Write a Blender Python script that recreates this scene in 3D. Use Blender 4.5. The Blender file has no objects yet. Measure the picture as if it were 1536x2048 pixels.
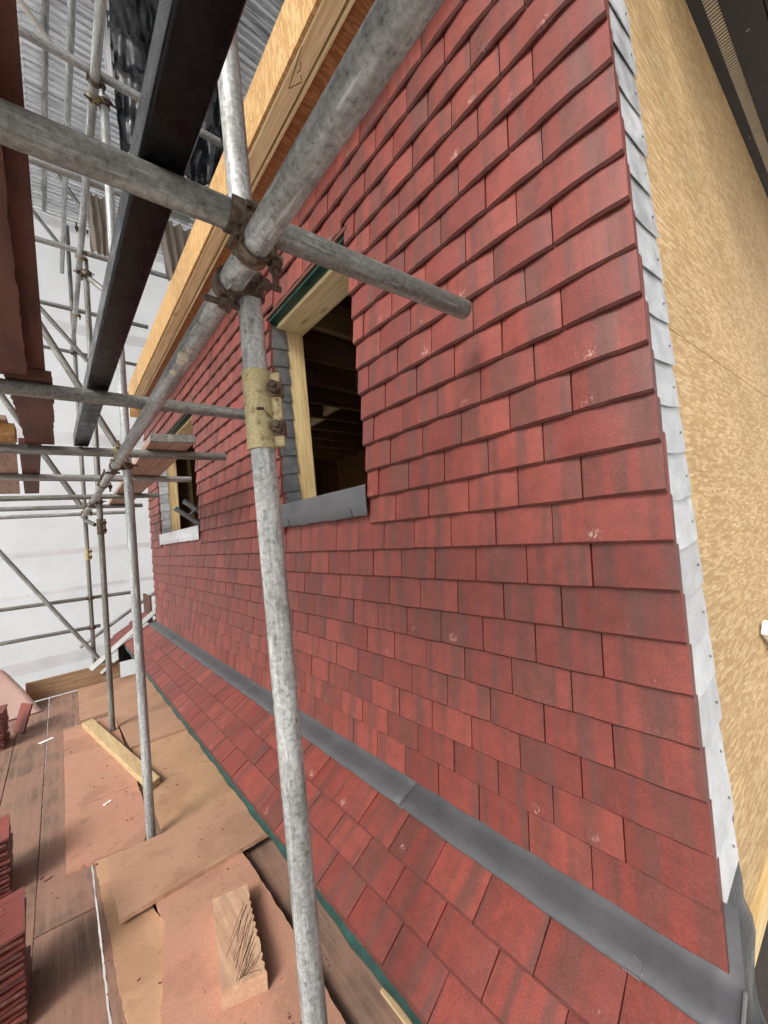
import bpy, bmesh, math, random
from mathutils import Vector, Matrix, Quaternion, noise
R = math.radians
rng = random.Random(7)
sc = bpy.context.scene
C = sc.collection

# ------------------------------------------------------------------ camera
F_PX = 756.73
cam_d = bpy.data.cameras.new('camera'); cam = bpy.data.objects.new('camera', cam_d); C.objects.link(cam)
cam_d.sensor_fit = 'HORIZONTAL'; cam_d.sensor_width = 36.0; cam_d.lens = F_PX/1536*36.0
cam_d.clip_start = 0.02; cam_d.clip_end = 2000
yaw, pitch, roll = R(41.013), R(2.488), R(-5.433)
fo = Vector((math.sin(yaw)*math.cos(pitch), math.cos(yaw)*math.cos(pitch), math.sin(pitch)))
r0 = Vector((math.cos(yaw), -math.sin(yaw), 0)); u0 = r0.cross(fo)
rr = r0*math.cos(roll)+u0*math.sin(roll); uu = -r0*math.sin(roll)+u0*math.cos(roll)
cam.matrix_world = Matrix((rr, uu, -fo)).transposed().to_4x4()
sc.camera = cam

# ------------------------------------------------------------------ world, sun, exposure
SUN_EL, SUN_AZ = R(40), R(248)      # azimuth: clockwise from +Y, where the sun stands
wd = bpy.data.worlds.new('World'); sc.world = wd; wd.use_nodes = True
nt = wd.node_tree; nt.nodes.clear()
o_ = nt.nodes.new('ShaderNodeOutputWorld'); bg = nt.nodes.new('ShaderNodeBackground')
sky = nt.nodes.new('ShaderNodeTexSky'); sky.sky_type = 'NISHITA'; sky.sun_disc = False
sky.sun_elevation = SUN_EL; sky.sun_rotation = SUN_AZ; sky.air_density = 1.0; sky.dust_density = 4.0; sky.ozone_density = 1.0
hs = nt.nodes.new('ShaderNodeHueSaturation'); hs.inputs['Saturation'].default_value = 0.06
nt.links.new(sky.outputs[0], hs.inputs['Color']); nt.links.new(hs.outputs[0], bg.inputs['Color'])
bg.inputs['Strength'].default_value = 0.12
nt.links.new(bg.outputs[0], o_.inputs[0])
sl = bpy.data.lights.new('sun', 'SUN'); sun = bpy.data.objects.new('sun', sl); C.objects.link(sun)
sl.energy = 1.35; sl.angle = R(18); sl.color = (1.0, 0.935, 0.85)
sdir = Vector((math.sin(SUN_AZ)*math.cos(SUN_EL), math.cos(SUN_AZ)*math.cos(SUN_EL), math.sin(SUN_EL)))
sun.rotation_euler = sdir.to_track_quat('Z', 'Y').to_euler()
sun.location = sdir*30
vs = sc.view_settings; vs.view_transform = 'Standard'; vs.look = 'None'; vs.gamma = 1.0; vs.use_curve_mapping = False
vs.exposure = 0.74
sc.cycles.max_bounces = 6; sc.cycles.diffuse_bounces = 4; sc.cycles.glossy_bounces = 3; sc.cycles.transmission_bounces = 4
sc.cycles.use_adaptive_sampling = True; sc.cycles.adaptive_threshold = 0.02
sc.cycles.use_denoising = True

# ------------------------------------------------------------------ material helpers
class NT:
    def __init__(s, name):
        s.m = bpy.data.materials.new(name); s.m.use_nodes = True; s.t = s.m.node_tree; s.t.nodes.clear()
        s.out = s.n('OutputMaterial'); s.p = s.n('BsdfPrincipled'); s.l(s.p.outputs[0], s.out.inputs[0])
    def n(s, k, **kw):
        x = s.t.nodes.new('ShaderNode'+k)
        for a, b in kw.items(): setattr(x, a, b)
        return x
    def l(s, a, b): s.t.links.new(a, b)
    def val(s, v, sock):
        if hasattr(v, 'is_linked') or hasattr(v, 'links'): s.l(v, sock)
        else: sock.default_value = v
    def math(s, op, a, b=0.0, clamp=False):
        x = s.n('Math', operation=op, use_clamp=clamp); s.val(a, x.inputs[0]); s.val(b, x.inputs[1]); return x.outputs[0]
    def mix(s, f, a, b, mode='MIX'):
        x = s.n('MixRGB', blend_type=mode)
        s.val(f, x.inputs[0])
        for v, i in ((a, 1), (b, 2)):
            if isinstance(v, tuple): x.inputs[i].default_value = (*v, 1.0) if len(v) == 3 else v
            else: s.l(v, x.inputs[i])
        return x.outputs[0]
    def noise(s, vec, scale, detail=3.0, rough=0.55, out='Fac'):
        x = s.n('TexNoise'); x.inputs['Scale'].default_value = scale; x.inputs['Detail'].default_value = detail; x.inputs['Roughness'].default_value = rough
        if vec is not None: s.l(vec, x.inputs['Vector'])
        return x.outputs[out]
    def ramp(s, f, lo, hi, a=0.0, b=1.0):
        x = s.n('MapRange'); x.interpolation_type = 'SMOOTHSTEP'
        s.val(f, x.inputs[0]); x.inputs[1].default_value = lo; x.inputs[2].default_value = hi; x.inputs[3].default_value = a; x.inputs[4].default_value = b
        return x.outputs[0]
    def coords(s, kind='Object', scale=(1, 1, 1), rot=(0, 0, 0), rnd=True):
        tc = s.n('TexCoord'); v = tc.outputs[kind]
        if rnd:
            oi = s.n('ObjectInfo'); m = s.math('MULTIPLY', oi.outputs['Random'], 53.0)
            cx = s.n('CombineXYZ'); s.l(m, cx.inputs[0]); s.l(m, cx.inputs[1]); s.l(m, cx.inputs[2])
            a = s.n('VectorMath', operation='ADD'); s.l(v, a.inputs[0]); s.l(cx.outputs[0], a.inputs[1]); v = a.outputs[0]
        if rot != (0, 0, 0) or scale != (1, 1, 1):
            mp = s.n('Mapping'); s.l(v, mp.inputs[0]); mp.inputs['Rotation'].default_value = rot; mp.inputs['Scale'].default_value = scale; v = mp.outputs[0]
        return v
    def bump(s, h, strength=0.3, dist=0.002):
        b = s.n('Bump'); b.inputs['Strength'].default_value = strength; b.inputs['Distance'].default_value = dist
        s.l(h, b.inputs['Height']); s.l(b.outputs[0], s.p.inputs['Normal'])
    def col(s, c):
        if isinstance(c, tuple): s.p.inputs['Base Color'].default_value = (*c, 1)
        else: s.l(c, s.p.inputs['Base Color'])
    def set(s, rough=None, metal=None, spec=None):
        if rough is not None: s.val(rough, s.p.inputs['Roughness'])
        if metal is not None: s.val(metal, s.p.inputs['Metallic'])
        if spec is not None: s.p.inputs['Specular IOR Level'].default_value = spec

def mat_tile():
    t = NT('red_concrete_tile')
    at = t.n('Attribute'); at.attribute_name = 'rnd'; oi = t.n('ObjectInfo')
    r = t.math('ADD', at.outputs['Fac'], oi.outputs['Random'])
    uv = t.n('UVMap'); uv.uv_map = 'UVMap'; sp = t.n('SeparateXYZ'); t.l(uv.outputs[0], sp.inputs[0])
    u, v = sp.outputs[0], sp.outputs[1]
    def vec(su, sv, ru):
        cx = t.n('CombineXYZ'); t.l(t.math('ADD', t.math('MULTIPLY', u, su), t.math('MULTIPLY', r, ru)), cx.inputs[0])
        t.l(t.math('MULTIPLY', v, sv), cx.inputs[1]); t.l(t.math('MULTIPLY', r, 17.3), cx.inputs[2]); return cx.outputs[0]
    s1 = t.ramp(t.noise(vec(1, .05, 41.0), 19, 1.5, .45), .47, .60)
    s2 = t.ramp(t.noise(vec(1, .10, 23.0), 55, 2.0, .5), .42, .66)
    st = t.math('ADD', t.math('MULTIPLY', s1, .52), t.math('MULTIPLY', s2, .20), True)
    hue = t.noise(vec(.2, .2, 71.0), 3, 1)
    red = t.mix(t.ramp(hue, .38, .64), (.168, .0318, .0232), (.238, .0500, .0358))
    c = t.mix(st, red, (.090, .040, .031))
    fine = t.noise(vec(1, 1, 5.0), 250, 3, .75)
    c = t.mix(.55, c, t.ramp(fine, .32, .70, .60, 1.40), 'MULTIPLY')
    blot = t.noise(vec(1, 1, 9.0), 26, 2, .6)
    c = t.mix(.5, c, t.ramp(blot, .3, .7, .80, 1.18), 'MULTIPLY')
    # pale chips where tiles were rubbed against each other, near the lower middle
    du = t.math('ABSOLUTE', t.math('ADD', u, t.math('MULTIPLY', t.math('SUBTRACT', t.math('FRACT', t.math('MULTIPLY', r, 9.7)), .5), -.11)))
    vo = t.math('ADD', v, t.math('MULTIPLY', t.math('FRACT', t.math('MULTIPLY', r, 5.3)), -.022)); mu = t.ramp(du, .002, .022, 1, 0); mv = t.math('MULTIPLY', t.ramp(vo, -.004, .006), t.ramp(vo, .010, .030, 1, 0))
    ch = t.ramp(t.math('ADD', t.noise(vec(1, .45, 3.0), 170, 4, .7), t.math('MULTIPLY', t.math('SUBTRACT', t.math('FRACT', t.math('MULTIPLY', r, 7.7)), .62), .16)), .55, .62)
    on = t.ramp(t.math('FRACT', t.math('MULTIPLY', r, 23.1)), .48, .95)
    chip = t.math('MULTIPLY', t.math('MULTIPLY', mu, mv), t.math('MULTIPLY', ch, on))
    raw = t.math('MULTIPLY', t.ramp(v, .0040, .0062, 1, 0), t.ramp(fine, .3, .6, .45, .85))
    c = t.mix(raw, c, (.085, .024, .019))
    c = t.mix(t.math('MULTIPLY', chip, .9), c, (.52, .33, .28))
    t.col(c); t.set(rough=t.ramp(fine, .2, .8, .42, .60), spec=.5)
    t.bump(fine, .45, .0012)
    return t.m

def mat_galv(name='galvanised_tube', base=(.335, .335, .325), dirt=(.18, .172, .155), amt=.65):
    t = NT(name)
    v = t.coords(scale=(30, 30, 2.0)); v2 = t.coords(); v3 = t.coords(scale=(90, 90, 9)); v5 = t.coords(scale=(1, 1, .35))
    n1 = t.noise(v, 1.0, 5, .68); n2 = t.noise(v2, 95, 5, .75); n3 = t.noise(v3, 1.0, 3, .6); n4 = t.noise(v5, 14, 4, .62); n5 = t.noise(v5, 36, 4, .6)
    c = t.mix(t.ramp(n1, .36, .66), tuple(.58*b for b in base), tuple(min(1, 1.30*b) for b in base))
    c = t.mix(t.math('MULTIPLY', t.ramp(n4, .47, .60), amt), c, dirt)
    c = t.mix(t.math('MULTIPLY', t.ramp(n5, .60, .66), amt*.6), c, tuple(.5*d for d in dirt))
    c = t.mix(.75, c, t.ramp(n2, .34, .66, 1.35, .62), 'MULTIPLY')
    c = t.mix(t.math('MULTIPLY', t.ramp(n2, .61, .66), amt*1.2), c, (.055, .05, .045))
    c = t.mix(t.math('MULTIPLY', t.ramp(n3, .61, .68), .55), c, tuple(min(1, 1.75*b) for b in base))
    t.col(c); t.set(rough=t.ramp(n4, .3, .7, .42, .66), metal=.3, spec=.45)
    t.bump(t.math('ADD', n2, n3), .25, .001)
    return t.m

def mat_rust(name, base, rust, amt):
    t = NT(name); v = t.coords()
    n = t.noise(v, 60, 5, .65); n2 = t.noise(v, 240, 3, .6)
    c = t.mix(t.ramp(n, .62-amt*.4, .80-amt*.4), base, rust); c = t.mix(.6, c, t.ramp(n2, .3, .7, .6, 1.35), 'MULTIPLY')
    t.col(c); t.set(rough=.58, metal=.5); t.bump(t.math('ADD', n, n2), .45, .002)
    return t.m

def mat_plain(name, c, rough=.6, metal=0, var=.25, scale=20, bump=.15, spec=.5, stretch=(1, 1, 1), dist=.002, objvar=.06):
    t = NT(name); v = t.coords(scale=stretch); n = t.noise(v, scale, 5, .6); n2 = t.noise(v, scale*9, 3, .6)
    x = t.mix(1.0, c, t.ramp(n, .3, .7, 1-var, 1+var), 'MULTIPLY'); x = t.mix(.6, x, t.ramp(n2, .3, .7, 1-var*.8, 1+var*.8), 'MULTIPLY')
    oi = t.n('ObjectInfo'); x = t.mix(1.0, x, t.ramp(oi.outputs['Random'], 0, 1, 1-objvar, 1+objvar), 'MULTIPLY')
    t.col(x); t.set(rough=t.ramp(n, .3, .7, max(.05, rough-.1), min(1, rough+.1)), metal=metal, spec=spec); t.bump(t.math('ADD', n, t.math('MULTIPLY', n2, .5)), bump, dist)
    return t.m

def mat_osb(name, light, dark, plane='YZ', rough=.62, spec=.35):
    t = NT(name); turn = 0 if plane == 'XZ' else 90
    tc = t.n('TexCoord'); base = tc.outputs['Object']
    rt = {'YZ': (0, R(90), 0), 'XZ': (R(90), 0, 0), 'XY': (0, 0, 0)}[plane]
    m0 = t.n('Mapping'); m0.vector_type = 'POINT'; t.l(base, m0.inputs[0]); m0.inputs['Rotation'].default_value = rt
    # flatten the axis out of the board so that strands do not depend on depth
    wn = t.noise(m0.outputs[0], 9, 2, .5, 'Color'); wa = t.n('VectorMath', operation='MULTIPLY_ADD'); t.l(wn, wa.inputs[0]); wa.inputs[1].default_value = (.004, .004, 0); t.l(m0.outputs[0], wa.inputs[2])
    col = None; hgt = None
    for k, (ang, sx, sy) in enumerate(((2, 24, 130), (31, 20, 118), (62, 21, 124), (91, 24, 136), (-58, 20, 120), (-29, 21, 126), (12, 25, 132))):
        mp = t.n('Mapping'); t.l(wa.outputs[0], mp.inputs[0]); mp.inputs['Rotation'].default_value = (0, 0, R(ang+turn)); mp.inputs['Scale'].default_value = (sx, sy, 0); mp.inputs['Location'].default_value = (k*7.7, k*3.1, 0)
        vo = t.n('TexVoronoi'); vo.voronoi_dimensions = '2D'; vo.inputs['Scale'].default_value = 1.0; vo.inputs['Randomness'].default_value = 1.0; t.l(mp.outputs[0], vo.inputs['Vector'])
        sep = t.n('SeparateColor'); t.l(vo.outputs['Color'], sep.inputs[0])
        gm = t.n('Mapping'); t.l(wa.outputs[0], gm.inputs[0]); gm.inputs['Rotation'].default_value = (0, 0, R(ang+turn)); gm.inputs['Scale'].default_value = (30, 420, 0)
        grain = t.noise(gm.outputs[0], 1.0, 2, .5)
        f = t.math('ADD', t.math('MULTIPLY', sep.outputs[0], .75), t.math('MULTIPLY', t.math('SUBTRACT', grain, .5), .9), True)
        cc = t.mix(t.ramp(f, .05, .95), dark, light)
        ve = t.n('TexVoronoi'); ve.voronoi_dimensions = '2D'; ve.feature = 'DISTANCE_TO_EDGE'; ve.inputs['Scale'].default_value = 1.0; t.l(mp.outputs[0], ve.inputs['Vector'])
        cc = t.mix(t.ramp(ve.outputs['Distance'], .010, .045, .30, 0), cc, tuple(.55*x for x in dark))
        if col is None: col, hgt = cc, sep.outputs[1]
        else:
            sel = t.ramp(sep.outputs[2], .60, .62); col = t.mix(sel, col, cc)
            hm = t.n('MixRGB'); t.l(sel, hm.inputs[0]); t.l(hgt, hm.inputs[1]); t.l(sep.outputs[1], hm.inputs[2]); hgt = hm.outputs[0]
    big = t.noise(m0.outputs[0], 2.3, 3); col = t.mix(.6, col, t.ramp(big, .3, .7, .86, 1.12), 'MULTIPLY')
    spot = t.ramp(t.noise(m0.outputs[0], 60, 3, .6), .67, .72); col = t.mix(t.math('MULTIPLY', spot, .6), col, tuple(.35*x for x in dark))
    t.col(col); t.set(rough=rough, spec=spec); t.bump(hgt, .32, .0025)
    return t.m

def mat_timber(name, light, dark, axis='Y', knots=.7, rough=.6, dust=None):
    t = NT(name)
    s = {'X': (1.6, 34, 34), 'Y': (34, 1.6, 34), 'Z': (34, 34, 1.6)}[axis]
    v = t.coords(scale=s); w = t.coords()
    ks = {'X': (3.2, 11, 11), 'Y': (11, 3.2, 11), 'Z': (11, 11, 3.2)}[axis]
    n = t.noise(v, 1.0, 5, .62); n2 = t.noise(v, 4.0, 3, .6)
    c = t.mix(t.ramp(n, .33, .68), dark, light); c = t.mix(.55, c, t.ramp(n2, .3, .7, .80, 1.16), 'MULTIPLY')
    vo = t.n('TexVoronoi'); vo.inputs['Scale'].default_value = 1.0; t.l(t.coords(scale=ks), vo.inputs['Vector'])
    kn = t.ramp(vo.outputs['Distance'], .06, .15, 1, 0)
    c = t.mix(t.math('MULTIPLY', kn, knots), c, tuple(.42*x for x in dark))
    if dust:
        d1 = t.ramp(t.noise(w, 3.2, 5, .62), .36, .60); d2 = t.ramp(t.noise(w, 19, 4, .7), .50, .66)
        c = t.mix(t.math('MULTIPLY', d1, dust[1]), c, dust[0]); c = t.mix(t.math('MULTIPLY', d2, dust[1]*.45), c, tuple(.6*x for x in dust[0]))
        sp = t.ramp(t.noise(w, 75, 3, .6), .68, .73); c = t.mix(t.math('MULTIPLY', sp, .6), c, (.06, .03, .022))
    t.col(c); t.set(rough=rough, spec=.3); t.bump(t.math('ADD', n, t.math('MULTIPLY', n2, .6)), .28, .002)
    return t.m

def mat_chip(name, base, dust, stain):
    t = NT(name); w = t.coords()
    f = t.noise(w, 260, 3, .7); b = t.noise(w, 3.0, 4, .6); s = t.noise(w, 1.7, 5, .55); sp = t.noise(w, 60, 3, .6)
    c = t.mix(t.ramp(b, .34, .66), base, dust)
    c = t.mix(t.math('MULTIPLY', t.ramp(s, .54, .60), .42), c, stain)
    c = t.mix(t.math('MULTIPLY', t.ramp(t.noise(w, 11, 4, .65), .52, .72), .34), c, tuple(.70*x for x in stain))
    c = t.mix(.7, c, t.ramp(f, .3, .7, .78, 1.2), 'MULTIPLY')
    c = t.mix(t.math('MULTIPLY', t.ramp(sp, .69, .73), .75), c, (.07, .03, .022))
    t.col(c); t.set(rough=.74, spec=.25); t.bump(t.math('ADD', f, t.math('MULTIPLY', sp, .6)), .25, .002)
    return t.m

def mat_sheet(name, c, trans=.55, rough=.45, weave=True):
    t = NT(name); v = t.coords(); n = t.noise(v, 1.4, 4, .6); w = t.noise(v, 90, 2)
    x = t.mix(1.0, c, t.ramp(n, .3, .7, .93, 1.03), 'MULTIPLY')
    t.col(x); t.set(rough=rough, spec=.3)
    tr = t.n('BsdfTranslucent'); t.l(x, tr.inputs[0]); mx = t.n('MixShader'); mx.inputs[0].default_value = trans
    t.l(t.p.outputs[0], mx.inputs[1]); t.l(tr.outputs[0], mx.inputs[2]); t.l(mx.outputs[0], t.out.inputs[0])
    t.bump(t.math('ADD', t.math('MULTIPLY', n, .6), t.math('MULTIPLY', w, .05)), .25, .01)
    return t.m

M = {}
M['tile'] = mat_tile()
M['galv'] = mat_galv()
M['galv_bright'] = mat_galv('galvanised_tube_bright', (.40, .42, .415), (.23, .23, .215), .45)
M['galv_dark'] = mat_galv('galvanised_tube_weathered', (.22, .22, .20), (.13, .125, .105), .6)
M['rust'] = mat_rust('rusty_coupler_steel', (.17, .135, .10), (.085, .048, .028), .55)
M['brass'] = mat_rust('yellow_passivated_steel', (.44, .37, .20), (.16, .085, .045), .25)
M['bolt'] = mat_rust('rusty_bolt', (.11, .075, .055), (.055, .03, .02), .5)
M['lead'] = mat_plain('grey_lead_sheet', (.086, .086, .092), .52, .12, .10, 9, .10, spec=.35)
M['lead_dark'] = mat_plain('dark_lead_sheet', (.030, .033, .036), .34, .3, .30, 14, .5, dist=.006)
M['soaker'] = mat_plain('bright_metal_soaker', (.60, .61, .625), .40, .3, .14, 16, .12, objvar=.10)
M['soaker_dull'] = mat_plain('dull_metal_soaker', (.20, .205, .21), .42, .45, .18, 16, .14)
M['osb'] = mat_osb('oriented_strand_board', (.70, .51, .28), (.45, .275, .12), 'XZ')
M['osb_shaded'] = mat_osb('strand_board_shade_darkened', (.26, .14, .05), (.17, .08, .027), 'XZ')  # darkened copy of the strand board: the room's shade is put into its colour
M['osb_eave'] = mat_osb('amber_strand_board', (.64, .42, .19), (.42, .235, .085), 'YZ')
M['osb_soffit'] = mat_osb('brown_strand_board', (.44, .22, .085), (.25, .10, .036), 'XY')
M['pine'] = mat_timber('sawn_pine_along_wall', (.82, .67, .40), (.68, .52, .28), 'Y')
M['pine_z'] = mat_timber('sawn_pine_upright', (.76, .58, .30), (.58, .40, .18), 'Z')
M['pine_x'] = mat_timber('sawn_pine_across', (.70, .52, .26), (.54, .36, .16), 'X')
M['joist'] = mat_timber('joist_timber_shade_darkened', (.30, .19, .095), (.20, .12, .055), 'X')  # timber colour lowered so the joists carry the closed room's shade
M['offcut'] = mat_timber('treated_timber_offcut', (.60, .46, .25), (.44, .32, .16), 'Y', .5, dust=((.50, .26, .16), .35))
M['offcut2'] = mat_timber('dusty_timber_block', (.58, .39, .25), (.44, .275, .17), 'Y', .3, dust=((.48, .27, .19), .5))
M['scaffold_board'] = mat_timber('weathered_scaffold_board', (.25, .165, .12), (.15, .098, .072), 'Y', .5, .75, dust=((.32, .175, .127), .65))
M['board_toe'] = mat_timber('toe_board_timber', (.42, .28, .17), (.28, .18, .10), 'X', .6, .75, dust=((.24, .13, .08), .4))
M['board_red'] = mat_timber('red_brown_board', (.105, .044, .028), (.055, .023, .015), 'Y', .5, .7, dust=((.15, .064, .042), .5))
M['board_under'] = mat_timber('scaffold_board_underside', (.40, .27, .20), (.28, .18, .13), 'Y', .4, .75)
M['board_gold'] = mat_timber('golden_offcut', (.44, .24, .085), (.28, .14, .045), 'Y', .6, .7)
M['chip_pink'] = mat_chip('dusty_chipboard_pink', (.43, .240, .162), (.47, .240, .165), (.28, .146, .098))
M['chip_tan'] = mat_chip('dusty_chipboard_tan', (.43, .260, .154), (.475, .285, .170), (.30, .168, .098))
M['ply'] = mat_chip('dusty_plywood', (.40, .235, .150), (.435, .258, .170), (.275, .152, .096))
M['green'] = mat_plain('green_membrane', (.004, .040, .031), .38, 0, .35, 22, .35)
M['black'] = mat_plain('black_plastic', (.0045, .0045, .005), .26, 0, .5, 18, .16, spec=.20, dist=.004)
M['black_film'] = mat_plain('black_polythene', (.010, .011, .014), .20, 0, .3, 10, .3, spec=.7, dist=.01)
M['sheet'] = mat_sheet('white_scaffold_sheeting', (.97, .98, 1.0), .78)
M['band'] = mat_sheet('sheeting_band', (.86, .85, .86), .55)
M['cloth'] = mat_sheet('beige_dust_sheet', (.56, .49, .42), .35)
M['film'] = mat_sheet('dusty_polythene', (.72, .52, .45), .4, .3)
M['steel'] = mat_plain('corrugated_steel', (.68, .70, .73), .28, .55, .25, 5, .012, stretch=(.4, 4, 4))
M['alu'] = mat_plain('aluminium', (.22, .22, .215), .5, .8, .12, 20, .05)
M['soffit_black'] = mat_plain('black_soffit_board', (.016, .012, .010), .55, 0, .4, 12, .1)
M['vent'] = mat_plain('pale_vent_slat', (.46, .38, .27), .5, 0, .1, 20, .05)
M['dark_wall'] = mat_plain('dark_masonry', (.020, .013, .009), .9, 0, .6, 7, .8, dist=.02)
M['ground'] = mat_plain('pale_concrete_ground', (.52, .51, .49), .9, 0, .10, 3, .2)
M['felt'] = mat_plain('roofing_felt', (.03, .03, .032), .85, 0, .2, 20, .2)
M['white'] = mat_plain('white_paper', (.82, .81, .80), .7, 0, .05, 10, .05)
M['white_paint'] = mat_plain('white_painted_timber', (.70, .66, .60), .6, 0, .12, 20, .1)
M['blue'] = mat_plain('blue_plastic_cap', (.02, .13, .22), .4, 0, .1, 20, .05)
M['debris'] = mat_plain('red_tile_chip', (.16, .06, .045), .85, 0, .3, 60, .3)
M['dark_line'] = mat_plain('dark_saw_cut', (.045, .022, .014), .9, 0, .2, 60, .1)
M['cement'] = mat_plain('dried_mortar_smear', (.46, .40, .31), .85, 0, .25, 60, .4)

# ------------------------------------------------------------------ mesh helpers
class MB:
    def __init__(s): s.v = []; s.f = []; s.sm = []
    def quad_strip(s, A, B, closed=False, smooth=False):
        a0 = len(s.v); s.v += [Vector(p) for p in A]; b0 = len(s.v); s.v += [Vector(p) for p in B]; n = len(A)
        for i in range(n if closed else n-1):
            j = (i+1) % n; s.f.append((a0+i, a0+j, b0+j, b0+i)); s.sm.append(smooth)
    def poly(s, P, smooth=False):
        a = len(s.v); s.v += [Vector(p) for p in P]; s.f.append(tuple(range(a, a+len(P)))); s.sm.append(smooth)
    def box(s, c, d, mat=None):
        c = Vector(c); h = Vector(d)/2; a = len(s.v); mat = mat or Matrix.Identity(3)
        for x in (-1, 1):
            for y in (-1, 1):
                for z in (-1, 1): s.v.append(c+mat @ Vector((x*h.x, y*h.y, z*h.z)))
        for q in ((0, 1, 3, 2), (4, 6, 7, 5), (0, 4, 5, 1), (2, 3, 7, 6), (0, 2, 6, 4), (1, 5, 7, 3)): s.f.append(tuple(a+i for i in q)); s.sm.append(False)
    def box2(s, lo, hi): s.box([(a+b)/2 for a, b in zip(lo, hi)], [b-a for a, b in zip(lo, hi)])
    def tube(s, a, b, ro, ri=0.0, n=24, smooth=True):
        a = Vector(a); b = Vector(b); d = (b-a).normalized(); x = d.orthogonal().normalized(); y = d.cross(x)
        ring = lambda p, r: [p+(x*math.cos(2*math.pi*i/n)+y*math.sin(2*math.pi*i/n))*r for i in range(n)]
        s.quad_strip(ring(a, ro), ring(b, ro), True, smooth)
        if ri > 0:
            s.quad_strip(ring(b, ri), ring(a, ri), True, smooth); s.quad_strip(ring(a, ri), ring(a, ro), True); s.quad_strip(ring(b, ro), ring(b, ri), True)
        else: s.poly(ring(a, ro)[::-1]); s.poly(ring(b, ro))
    def prism(s, P, z0, z1):
        n = len(P); s.poly([(x, y, z1) for x, y in P]); s.poly([(x, y, z0) for x, y in P][::-1])
        s.quad_strip([(x, y, z0) for x, y in P], [(x, y, z1) for x, y in P], True)
    def arc_band(s, c, d, n0, r0, r1, w, a0, a1, seg=20):
        "curved band of width w about axis d through c, starting from direction n0"
        c = Vector(c); d = Vector(d).normalized(); n0 = Vector(n0).normalized(); t0 = d.cross(n0)
        P = []
        for i in range(seg+1):
            a = a0+(a1-a0)*i/seg; e = n0*math.cos(a)+t0*math.sin(a); P.append(e)
        L = lambda r, h: [c+e*r+d*h for e in P]
        s.quad_strip(L(r1, -w/2), L(r1, w/2), False, True); s.quad_strip(L(r0, w/2), L(r0, -w/2), False, True)
        s.quad_strip(L(r0, -w/2), L(r1, -w/2)); s.quad_strip(L(r1, w/2), L(r0, w/2))
        for e in (P[0], P[-1]): s.poly([c+e*r0-d*w/2, c+e*r1-d*w/2, c+e*r1+d*w/2, c+e*r0+d*w/2])
    def build(s, name, mat, parent=None, origin=None, bevel=0, weld=False):
        o = Vector(origin) if origin is not None else Vector((0, 0, 0))
        me = bpy.data.meshes.new(name); me.from_pydata([tuple(v-o) for v in s.v], [], s.f); me.update()
        for p, k in zip(me.polygons, s.sm): p.use_smooth = k
        bm = bmesh.new(); bm.from_mesh(me); bmesh.ops.remove_doubles(bm, verts=bm.verts, dist=1e-6) if bevel else (bmesh.ops.remove_doubles(bm, verts=bm.verts, dist=2e-5) if weld else None)
        bmesh.ops.recalc_face_normals(bm, faces=bm.faces); bm.to_mesh(me); bm.free()
        me.materials.append(M[mat] if isinstance(mat, str) else mat)
        ob = bpy.data.objects.new(name, me); C.objects.link(ob)
        if parent is not None: ob.parent = parent; ob.location = o-Vector(parent.location) if parent.type == 'EMPTY' or True else o
        else: ob.location = o
        if bevel:
            b = ob.modifiers.new('bevel', 'BEVEL'); b.width = bevel; b.segments = 2; b.limit_method = 'ANGLE'
        return ob
def tag(o, label=None, cat=None, group=None, kind=None):
    if label: o['label'] = label
    if cat: o['category'] = cat
    if group: o['group'] = group
    if kind: o['kind'] = kind
    return o
def thing(name, loc, label, cat, group=None, kind=None):
    o = bpy.data.objects.new(name, None); o.empty_display_size = .05; o.location = loc; C.objects.link(o)
    return tag(o, label, cat, group, kind)
def boxpart(name, lo, hi, mat, parent=None, bevel=0, rot=None):
    mb = MB(); c = Vector([(a+b)/2 for a, b in zip(lo, hi)]); d = [b-a for a, b in zip(lo, hi)]
    mb.box(c, d, rot); return mb.build(name, mat, parent, c, bevel)

# ------------------------------------------------------------------ setting
g = MB(); g.prism([(-400, -400), (400, -400), (400, 400), (-400, 400)], -4.7, -4.6); tag(g.build('ground', 'ground'), kind='structure')

# ------------------------------------------------------------------ tiles
TW, TT = .1650, .0150
tile_cache = {}
def tile_geo(w, L, var):
    "tile in its own frame: x across, y up the slope, z outwards; front lower edge at y=0, z=0"
    rg = random.Random(int(w*1000)*31+var*7+int(L*1000)); n = 10; V = []; Fc = []; UV = {}
    us = [-w/2+w*i/n for i in range(n+1)]
    jit = [rg.uniform(-.0015, .0008) for _ in us]; jit2 = [rg.uniform(-.0015, .0012) for _ in us]; cam_ = rg.uniform(.0030, .0048)
    cz = lambda u: -cam_*min(1.0, abs(2*u/TW))**2
    rows = [('b', lambda i, u: (u, jit[i]+.0010, cz(u)-TT)), ('f0', lambda i, u: (u, jit[i], cz(u)-.0080+jit2[i])), ('f1', lambda i, u: (u, jit[i]*.4+.0052, cz(u)-.0008)), ('f2', lambda i, u: (u, L, cz(u)))]
    for nm, fn in rows:
        for i, u in enumerate(us): V.append(fn(i, u))
    for i, u in enumerate(us): V.append((u, L, cz(u)-TT))
    m = n+1
    for k in range(3):
        for i in range(n): Fc.append((k*m+i, k*m+i+1, (k+1)*m+i+1, (k+1)*m+i))
    for i in range(n): Fc.append((4*m+i, 4*m+i+1, i+1, i))                      # back
    Fc.append((0, m, 2*m, 3*m, 4*m)); Fc.append((n, 4*m+n, 3*m+n, 2*m+n, m+n))
    return V, Fc
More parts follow.
